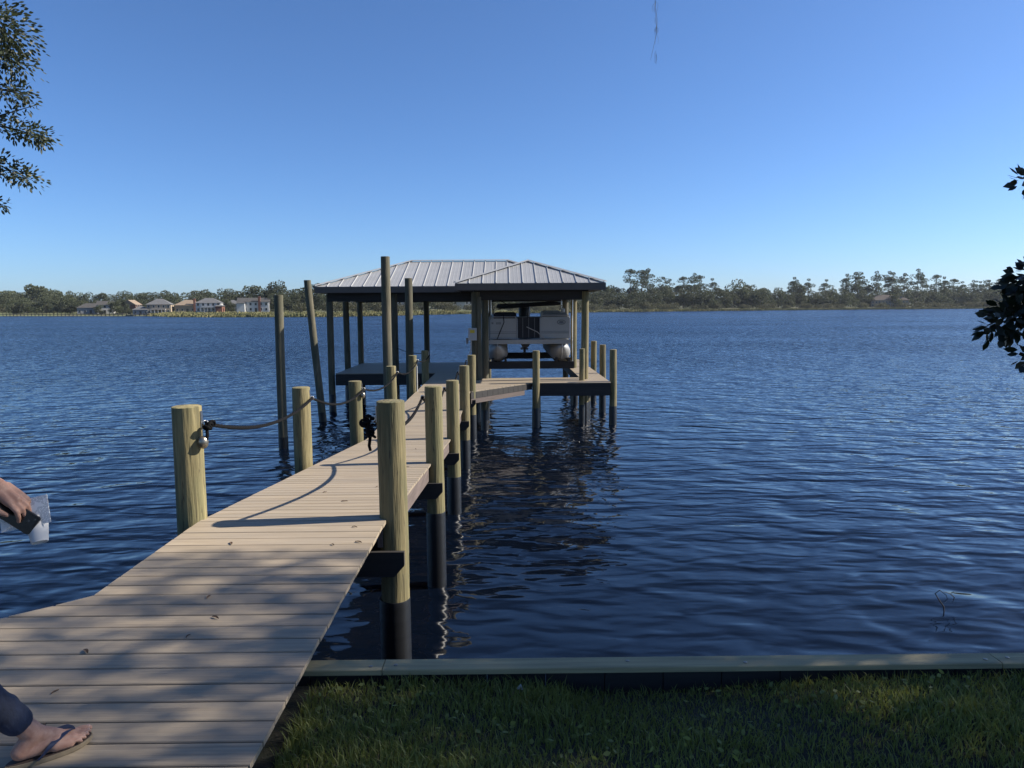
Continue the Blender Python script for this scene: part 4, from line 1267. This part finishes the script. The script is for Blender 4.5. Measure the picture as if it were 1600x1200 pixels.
near_tree('live_oak', 'live oak with small leaves hanging over the water beyond the walkway', (-11.5, 1.5, 1.6), (-9.6, 5.2, 8.2), (4.0, 4.2, 3.6), 42000, .052, .023, 'leaf_oak', acc_left, 2.6, 9,
          sprays=[dict(path=[(-8.2, 7.6, 7.6), (-6.3, 8.1, 7.0), (-5.55, 8.2, 6.75), (-5.3, 8.2, 6.5)], n=2470, rad=.34, r=.03),
                  dict(path=[(-8.2, 7.6, 7.2), (-6.4, 8.1, 6.55), (-5.5, 8.2, 6.4), (-5.2, 8.2, 6.2)], n=1140, rad=.2, r=.03),
                  dict(path=[(-8.2, 7.6, 6.8), (-6.3, 8.1, 6.2), (-5.5, 8.2, 6.0), (-5.2, 8.2, 5.93)], n=627, rad=.13, r=.03),
                  dict(path=[(-8.0, 7.7, 6.2), (-6.3, 8.1, 5.75), (-5.4, 8.2, 5.58), (-5.02, 8.2, 5.47)], n=988, rad=.14, r=.02),
                  dict(path=[(-8.0, 7.7, 6.2), (-6.4, 8.1, 5.85), (-5.6, 8.2, 5.7), (-5.12, 8.2, 5.83)], n=247, rad=.07, r=.02),
                  dict(path=[(-8.0, 7.7, 5.8), (-6.4, 8.1, 5.4), (-5.6, 8.2, 5.2), (-5.22, 8.2, 5.02)], n=988, rad=.16, r=.02),
                  dict(path=[(-8.0, 7.7, 5.3), (-6.5, 8.1, 4.95), (-5.75, 8.2, 4.82), (-5.52, 8.2, 4.74)], n=247, rad=.08, r=.015)], cl=150, spread=.4)

# moss strand hanging from an overhead limb
mo_ = MB()
lx, ly = 1.0, 4.95
mo_.tube([(lx - .02, ly, 6.0), (lx, ly, 5.65), (lx + .02, ly, 5.4), (lx - .02, ly, 5.22)], [.0018, .0014, .0012, .0008], 5)
for i in range(60):
    z = rnd.uniform(5.25, 6.0); a = rnd.uniform(0, 6.28); l_ = rnd.uniform(.02, .05)
    x_ = lx + .02 * math.sin((z - 5.1) * 6)
    mo_.tube([(x_, ly, z), (x_ + math.cos(a) * l_ * .5, ly + math.sin(a) * l_ * .5, z - l_ * .6), (x_ + math.cos(a) * l_ * .4, ly + math.sin(a) * l_ * .4, z - l_ * 1.5)], .0008, 3, cap=False)
tag(mo_.build('moss_strand', 'moss'), 'thin grey strand of hanging moss dangling against the sky', 'moss')

# twig standing in the water
tw = MB()
tx, ty = 5.13, 8.05
tw.tube([(tx + .03, ty, -.1), (tx + .01, ty, .06), (tx - .05, ty, .14), (tx - .10, ty, .22), (tx - .05, ty, .26), (tx + .03, ty, .20), (tx + .05, ty, .15), (tx - .01, ty, .105)], [.007, .007, .006, .006, .005, .004, .003, .002], 6)
tw.tube([(tx + .0, ty, .24), (tx + .08, ty, .215), (tx + .13, ty, .17), (tx + .11, ty, .11)], [.004, .005, .006, .002], 6)
tw.tube([(tx + .08, ty, .215), (tx + .12, ty, .245), (tx + .18, ty, .24)], [.003, .002, .001], 5)
tag(tw.build('twig', 'bark', smooth=True), 'bent bare twig poking out of the open water', 'twig')

# small marker flag in the grass by the cap
fl = empty('marker_flag', 'tiny white marker flag in the grass at the bulkhead', 'flag', loc=(0.06, 3.36, 1.62))
MB().tube([(0, 0, -.02), (0, 0, .10)], .0015, 5).build('wire', 'steel', fl)
MB().add([(-.018, 0, .10), (.022, .004, .092), (.006, .002, .125), (-.018, .001, .1005), (.022, .005, .0925), (.006, .003, .1255)], [(0, 1, 2), (5, 4, 3), (0, 3, 4, 1), (1, 4, 5, 2), (2, 5, 3, 0)]).build('flag', 'white', fl)

# fallen leaves on the deck
lpx = [(-1.95, 4.95), (-1.22, 4.9), (-1.05, 4.95), (-1.72, 4.0), (-1.57, 3.72), (-1.62, 3.5), (-2.05, 3.35), (-1.97, 2.98), (-1.85, 2.72), (-2.62, 3.05), (-1.55, 2.28), (-2.25, 2.32),
       (-1.45, 6.3), (-1.3, 7.1), (-1.75, 6.8), (-1.2, 8.6), (-1.6, 9.6), (-1.35, 10.6), (-1.15, 5.3)]
for i, (x_, y_) in enumerate(lpx):
    L_ = rnd.uniform(.035, .06); w_ = L_ * rnd.uniform(.28, .42); b_ = rnd.uniform(.002, .006)
    mb = MB()
    for j in range(5):
        t_ = j / 4; ww_ = w_ * math.sin(math.pi * (0.08 + .88 * t_)) * .5; zz = b_ * (1 - (2 * t_ - 1) ** 2)
        mb.v += [(L_ * (t_ - .5), -ww_, zz + .004), (L_ * (t_ - .5), 0, zz), (L_ * (t_ - .5), ww_, zz + .005)]
    for j in range(4):
        for q in (0, 1): mb.f.append((j * 3 + q, j * 3 + q + 1, j * 3 + q + 4, j * 3 + q + 3))
    o = mb.build('fallen_leaf', 'dead_leaf', loc=(x_, y_, deck_z(y_) + .0025))
    o.rotation_euler = (0 if y_ < RAMP0 else R(-5.1), 0, rnd.uniform(0, 6.28))
    tag(o, 'small curled brown dead leaf lying on the walkway planks', 'leaf', 'dead leaves scattered on the walkway')

# ================================================================ PERSON
def remeshed(name, caps, m, parent, voxel=.006, smooth=6):
    """one continuous surface from tapered limbs: list of (p, r0, q, r1[, flatten vec])"""
    mb = MB()
    for (p, r0, q, r1) in caps:
        p, q = Vector(p), Vector(q); d = q - p; L_ = max(d.length, 1e-4); dn_ = d / L_
        path, rr = [], []
        for a in np.linspace(-math.pi / 2, 0, 5)[:-1]: path.append(p + dn_ * (r0 * math.sin(a))); rr.append(max(r0 * math.cos(a), .0008))
        for t_ in np.linspace(0, 1, 5): path.append(p.lerp(q, t_)); rr.append(r0 + (r1 - r0) * t_)
        for a in np.linspace(0, math.pi / 2, 5)[1:]: path.append(q + dn_ * (r1 * math.sin(a))); rr.append(max(r1 * math.cos(a), .0008))
        mb.tube(path, rr, 14)
    o = mb.build(name, m)
    md = o.modifiers.new('r', 'REMESH'); md.mode = 'VOXEL'; md.voxel_size = voxel; md.use_smooth_shade = True
    if smooth:
        ms = o.modifiers.new('s', 'SMOOTH'); ms.iterations = smooth; ms.factor = .5
    dg = bpy.context.evaluated_depsgraph_get()
    me = bpy.data.meshes.new_from_object(o.evaluated_get(dg))
    o.modifiers.clear(); o.data = me
    if not me.materials: me.materials.append(MATS[m])
    me.polygons.foreach_set('use_smooth', [True] * len(me.polygons))
    o.parent = parent
    return o


PB = Vector((-2.175, 2.28, ZN))
person = empty('person', 'person in jeans and flip-flops stepping onto the walkway holding phone, paper and cup', 'person', loc=PB)
HD = Vector((.777, .629, 0)); RT = Vector((.629, -.777, 0)); UP = Vector((0, 0, 1))


def B(f_, r_, u_):
    """body frame: forward, to the person's own right hand side, up"""
    return HD * f_ + RT * r_ + UP * u_


hipR, hipL = B(0, .09, .90), B(0, -.09, .90)
ankR = Vector((-1.745, 2.505, ZN + .105)) - PB
kneeR = Vector((-1.975, 2.34, ZN + .50)) - PB
ankL, kneeL = B(-.42, -.10, .16), B(-.10, -.10, .50)
shR, shL = B(.03, .19, 1.40), B(-.02, -.19, 1.40)
wrR = Vector((-1.805, 2.50, 2.985)) - PB
elR = (shR + wrR) / 2 + B(-.12, .07, -.10)
elL, wrL = B(-.08, -.27, 1.12), B(.10, -.27, .92)
neck, headc = B(.03, 0, 1.47), B(.07, 0, 1.62)
# hand: palm and five fingers closing over the phone
hx = Vector((.80, -.05, -.60)).normalized()          # along the hand, wrist to knuckles
hy = Vector((.25, .93, .27)); hy = (hy - hx * hy.dot(hx)).normalized()   # across the hand, thumb side is nearer (-hy)
hz = hx.cross(hy)
def Hp(a, b, c): return wrR + hx * a + hy * b + hz * c
caps = [(headc + B(.0, 0, .04), .098, headc + B(.02, 0, -.04), .082), (headc + B(.05, 0, -.05), .062, headc + B(.06, 0, -.09), .045), (headc + B(.10, 0, -.01), .014, headc + B(.115, 0, -.03), .015),
        (neck + B(0, 0, -.04), .062, headc + B(-.01, 0, -.06), .056), (headc + B(.0, .095, 0), .02, headc + B(-.01, .10, -.03), .015), (headc + B(.0, -.095, 0), .02, headc + B(-.01, -.10, -.03), .015),
        (B(0, -.13, 1.36), .085, B(0, .13, 1.36), .085), (B(0, 0, 1.3), .13, B(0, 0, 1.0), .12), (B(0, -.07, .95), .12, B(0, .07, .95), .12),
        (shR, .052, elR, .042), (elR, .042, wrR, .027), (shL, .052, elL, .042), (elL, .042, wrL, .027),
        (hipR, .085, kneeR, .056), (kneeR, .052, ankR + (kneeR - ankR).normalized() * .05, .036), (hipL, .085, kneeL, .056), (kneeL, .054, ankL, .037),
        # left hand, relaxed
        (wrL, .027, wrL + B(.02, 0, -.06), .032), (wrL + B(.02, 0, -.06), .03, wrL + B(.04, .0, -.10), .03)]
for q, l_ in ((-.026, .055), (-.009, .065), (.009, .06), (.024, .048)):
    k_ = wrL + B(.04 + q, 0.0, -.10); caps += [(k_, .0095, k_ + B(.01, .012, -l_ * .55), .0085), (k_ + B(.01, .012, -l_ * .55), .0085, k_ + B(.0, .03, -l_), .007)]
caps += [(wrL + B(.03, .0, -.03), .014, wrL + B(.06, .02, -.075), .0095)]
# right palm
caps += [(wrR, .028, Hp(.03, 0, 0), .027), (Hp(.03, -.018, 0), .020, Hp(.088, -.026, .0), .015), (Hp(.03, .0, 0), .021, Hp(.092, .0, .003), .016), (Hp(.03, .018, 0), .019, Hp(.085, .024, 0), .014)]
for b_, l1, l2, l3, sp_ in ((-.029, .040, .024, .019, -.06), (-.010, .044, .027, .020, 0), (.009, .041, .025, .019, .05), (.027, .033, .020, .017, .12)):
    p0_ = Hp(.088, b_, .002); p1_ = p0_ + (hx * .93 + hy * sp_ - hz * .18).normalized() * l1
    p2_ = p1_ + (hx * .62 + hy * sp_ * .5 - hz * .75).normalized() * l2; p3_ = p2_ + (hx * .25 - hz * .97).normalized() * l3
    caps += [(p0_, .0098, p1_, .0088), (p1_, .0088, p2_, .0080), (p2_, .0080, p3_, .0068)]
t0 = Hp(.025, -.030, -.004); t1 = Hp(.052, -.058, -.012); t2 = Hp(.085, -.060, -.022); t3 = Hp(.110, -.050, -.026)
caps += [(t0, .017, t1, .0125), (t1, .0118, t2, .0102), (t2, .0100, t3, .0085)]
# feet (right one flat on the planks, left heel raised behind)
fd = Vector((.74, .67, 0)).normalized(); fr_ = Vector((.67, -.74, 0))
def Fp(a, b, c): return Vector((ankR.x, ankR.y, 0)) + fd * a + fr_ * b + UP * c
caps += [(ankR + (kneeR - ankR).normalized() * .05, .037, ankR, .037), (ankR, .037, Fp(-.045, 0, .055), .031), (Fp(-.045, 0, .055), .031, Fp(.06, .008, .055), .034), (ankR, .034, Fp(.075, -.006, .062), .027),
         (Fp(.06, .010, .05), .033, Fp(.118, .014, .042), .021), (Fp(.06, -.012, .055), .030, Fp(.13, -.022, .042), .020), (Fp(.06, .025, .046), .024, Fp(.105, .034, .040), .017)]
for b_, a0_, l_, r_ in ((-.032, .135, .048, .0118), (-.009, .138, .040, .0080), (.0095, .132, .036, .0076), (.0265, .122, .033, .0072), (.042, .110, .029, .0070)):
    caps += [(Fp(a0_ - .02, b_, .042), r_ * 1.05, Fp(a0_ + l_ * .5, b_, .046), r_ * .98), (Fp(a0_ + l_ * .5, b_, .046), r_ * .98, Fp(a0_ + l_, b_ + .001, .038), r_ * .9)]
fL = ankL
caps += [(fL, .037, fL + B(-.03, 0, -.05), .032), (fL + B(-.03, 0, -.05), .032, fL + B(.10, 0, -.10), .026), (fL + B(.10, 0, -.10), .026, fL + B(.16, 0, -.105), .016), (fL, .034, fL + B(.09, 0, -.07), .026)]
body = remeshed('body', caps, 'skin', person, .0038, 2)
# toenails
for b_, a0_, l_, r_ in ((-.032, .135, .048, .0118), (-.009, .138, .040, .0080), (.0095, .132, .036, .0076), (.0265, .122, .033, .0072), (.042, .110, .029, .0070)):
    c_ = Fp(a0_ + l_ * .93, b_, .0395 + r_ * .86)
    mb = MB(); Mx = Matrix.Translation(c_) @ Matrix(((fd.x, fr_.x, 0, 0), (fd.y, fr_.y, 0, 0), (0, 0, 1, 0), (0, 0, 0, 1)))
    mb.lathe([(r_ * .66, -.003), (r_ * .5, .0012)], (0, 0, 0), 10, Mx).build('toenail', 'nail', person)
# face details
for s in (-1, 1):
    MB().lathe([(.001, .012), (.009, .008), (.012, 0), (.009, -.008), (.001, -.012)], (0, 0, 0), 10, Matrix.Translation(headc + B(.088, s * .034, .012))).build('eye', 'white', person, smooth=True)
remeshed('hair', [(headc + B(-.02, 0, .06), .102, headc + B(-.04, 0, .0), .098), (headc + B(-.05, .03, 0), .08, headc + B(-.05, .02, -.10), .06), (headc + B(-.05, -.03, 0), .08, headc + B(-.05, -.02, -.10), .06)], 'hair', person, .008)
remeshed('jeans', [(B(0, -.075, .96), .138, B(0, .075, .96), .138), (hipR, .108, kneeR, .076), (kneeR, .070, ankR + (kneeR - ankR).normalized() * .10, .050), (ankR + (kneeR - ankR).normalized() * .115, .055, ankR + (kneeR - ankR).normalized() * .085, .053),
                   (hipL, .108, kneeL, .076), (kneeL, .074, ankL + Vector((0, 0, .06)), .062), (kneeR + (ankR - kneeR) * .64, .055, kneeR + (ankR - kneeR) * .68, .060), (kneeR + (ankR - kneeR) * .45, .066, kneeR + (ankR - kneeR) * .5, .062)], 'denim', person, .008, 3)
remeshed('shirt', [(B(0, -.14, 1.37), .10, B(0, .14, 1.37), .10), (B(0, -.05, 1.3), .145, B(0, -.05, 1.0), .14), (B(0, .05, 1.3), .145, B(0, .05, 1.0), .14), (B(0, -.08, .95), .145, B(0, .08, .95), .145),
                   (shR, .074, shR.lerp(elR, .7), .066), (shL, .074, shL.lerp(elL, .7), .066)], 'shirt', person, .009, 4)


# flip-flops
def sandal(org, f_, r_, pitch, strap=True):
    Mx = Matrix.Translation(org) @ Matrix(((f_.x, r_.x, 0, 0), (f_.y, r_.y, 0, 0), (0, 0, 1, 0), (0, 0, 0, 1))) @ Matrix.Rotation(-pitch, 4, 'Y')
    out = []
    for a in np.linspace(0, 2 * math.pi, 36, endpoint=False):
        x_ = .142 * math.cos(a); y_ = (.046 + .010 * math.cos(a) - .004 * math.sin(a)) * math.sin(a)
        out.append((x_ + .045, y_))
    sole = MB(); n_ = len(out)
    lay = [(.97, .0), (1.0, .006), (1.0, .017), (.985, .0185)]
    vv = []
    for k_, z_ in lay: vv += [Mx @ Vector((.045 + (x_ - .045) * k_, y_ * k_, z_ + .010 * max(0, (x_ - .10) / .09) ** 2)) for x_, y_ in out]
    ff = [tuple(reversed(range(n_))), tuple(3 * n_ + i for i in range(n_))]
    for l_ in range(3):
        for i in range(n_): ff.append((l_ * n_ + i, l_ * n_ + (i + 1) % n_, (l_ + 1) * n_ + (i + 1) % n_, (l_ + 1) * n_ + i))
    so = sole.add(vv, ff).build('flip_flop', 'sandal_sole', person)
    tp_ = MB(); vv = []
    for z_ in (.0188, .0215): vv += [Mx @ Vector((.045 + (x_ - .045) * .965, y_ * .965, z_ + .010 * max(0, (x_ - .10) / .09) ** 2)) for x_, y_ in out]
    tp_.add(vv, [tuple(reversed(range(n_))), tuple(n_ + i for i in range(n_))] + [(i, (i + 1) % n_, n_ + (i + 1) % n_, n_ + i) for i in range(n_)]).build('footbed', 'sandal_top', so)
    for s in (-1, 1):
        pth = [(.125, -.018, .030), (.118, -.018, .062), (.09, s * .022 - .008, .080 if s < 0 else .074), (.045, s * .047, .060), (.0, s * .050, .022)]
        P_ = [Mx @ Vector(q) for q in pth]
        rows = []
        sm = []
        for i in range(len(P_) - 1):
            for t_ in np.linspace(0, 1, 6, endpoint=False): sm.append(P_[i].lerp(P_[i + 1], t_))
        sm.append(P_[-1])
        for _ in range(3): sm = [sm[0]] + [(sm[i - 1] + sm[i] * 2 + sm[i + 1]) / 4 for i in range(1, len(sm) - 1)] + [sm[-1]]
        mb = MB(); vv = []
        for i, q in enumerate(sm):
            wd = .005 + .015 * math.sin(math.pi * min(1, i / len(sm) * 1.15)); wv = f_ * wd
            vv += [q - wv, q + wv, q + wv + Vector((0, 0, .004)) + r_ * s * .002, q - wv + Vector((0, 0, .004)) + r_ * s * .002]
        ff = []
        for i in range(len(sm) - 1):
            for k_ in range(4): ff.append((i * 4 + k_, i * 4 + (k_ + 1) % 4, i * 4 + 4 + (k_ + 1) % 4, i * 4 + 4 + k_))
        ff += [(3, 2, 1, 0), tuple(len(sm) * 4 - 4 + k_ for k_ in range(4))]
        mb.add(vv, ff).build('strap', 'sandal_navy', so, smooth=True)
    return so


sandal(Vector((ankR.x, ankR.y, .002)), fd, fr_, 0)
sandal(Vector((fL.x, fL.y, 0)) + UP * .03, HD, RT, R(-14))

# things held: phone, folded flyer, paper cup
pc = PB + Hp(.125, -.022, -.036)
px_ = Vector((.80, .06, -.60)).normalized(); pz_ = Vector((-.10, -.93, .30)); pz_ = (pz_ - px_ * pz_.dot(px_)).normalized(); py_ = pz_.cross(px_)


def frame(c, x_, y_, z_): return Matrix(((x_.x, y_.x, z_.x, c.x), (x_.y, y_.y, z_.y, c.y), (x_.z, y_.z, z_.z, c.z), (0, 0, 0, 1)))


ph = empty('phone', 'black phone held in the hand over a folded flyer', 'phone')
ph.matrix_world = frame(pc, px_, py_, pz_)
out = []
for cx_, cy_, a0_ in ((.064, .026, 0), (-.064, .026, 90), (-.064, -.026, 180), (.064, -.026, 270)):
    for a in np.linspace(0, 90, 6): out.append((cx_ + .010 * math.cos(R(a0_ + a)), cy_ + .010 * math.sin(R(a0_ + a))))
MB().prism(out, 'z', -.0042, .0042).build('case', 'phone', ph)
MB().box(.036, .068, -.004, .030, .0043, .0065).build('camera_bump', 'phone', ph)
for cx_, cy_ in ((.059, .021), (.045, .006)): MB().lathe([(.0045, 0), (.0038, .001)], (cx_, cy_, .0066), 12).build('lens', 'glass', ph)
fz = Vector((.05, -.96, .22)); fx = Vector((.97, .05, .20)); fx = (fx - fz.normalized() * fx.dot(fz.normalized())).normalized(); fz.normalize(); fy = fz.cross(fx)
fly = empty('flyer', 'folded printed paper flyer held behind the phone', 'paper')
fly.matrix_world = frame(pc + Vector((.012, .022, .0)), fx, fy, fz)
for k_, (za, zb) in enumerate(((0, .001), (.0022, .0032))):
    MB().box(-.085, .085, -.05, .05, za - .004, zb - .004).build('sheet', 'paper', fly)
cup = empty('paper_cup', 'white paper cup held upside down below the flyer', 'cup')
cz_ = Vector((.30, -.35, -.88)).normalized(); cx2 = cz_.orthogonal().normalized(); cy2 = cz_.cross(cx2)
cup.matrix_world = frame(pc + Vector((.052, .03, -.062)), cx2, cy2, cz_)
MB().lathe([(.036, -.045), (.0375, -.044), (.027, .045), (.0265, .047), (.024, .047), (.024, .042), (.001, .042)], (0, 0, 0), 28).build('cup_wall', 'cup', cup, smooth=True)

# ================================================================ AIR
hz_ = MB().box(-2650, 2650, -230, 3150, -2.8, 48).build('haze', None)
hm = bpy.data.materials.new('haze'); hm.use_nodes = True
hm.node_tree.nodes.remove(hm.node_tree.nodes['Principled BSDF'])
pv = hm.node_tree.nodes.new('ShaderNodeVolumePrincipled')
pv.inputs['Color'].default_value = (0.80, 0.88, 1.0, 1); pv.inputs['Density'].default_value = 0.00006; pv.inputs['Anisotropy'].default_value = 0.2
hm.node_tree.links.new(pv.outputs[0], hm.node_tree.nodes['Material Output'].inputs['Volume'])
hz_.data.materials.append(hm)
tag(hz_, 'faint blue air haze over the lake', 'haze', kind='stuff')
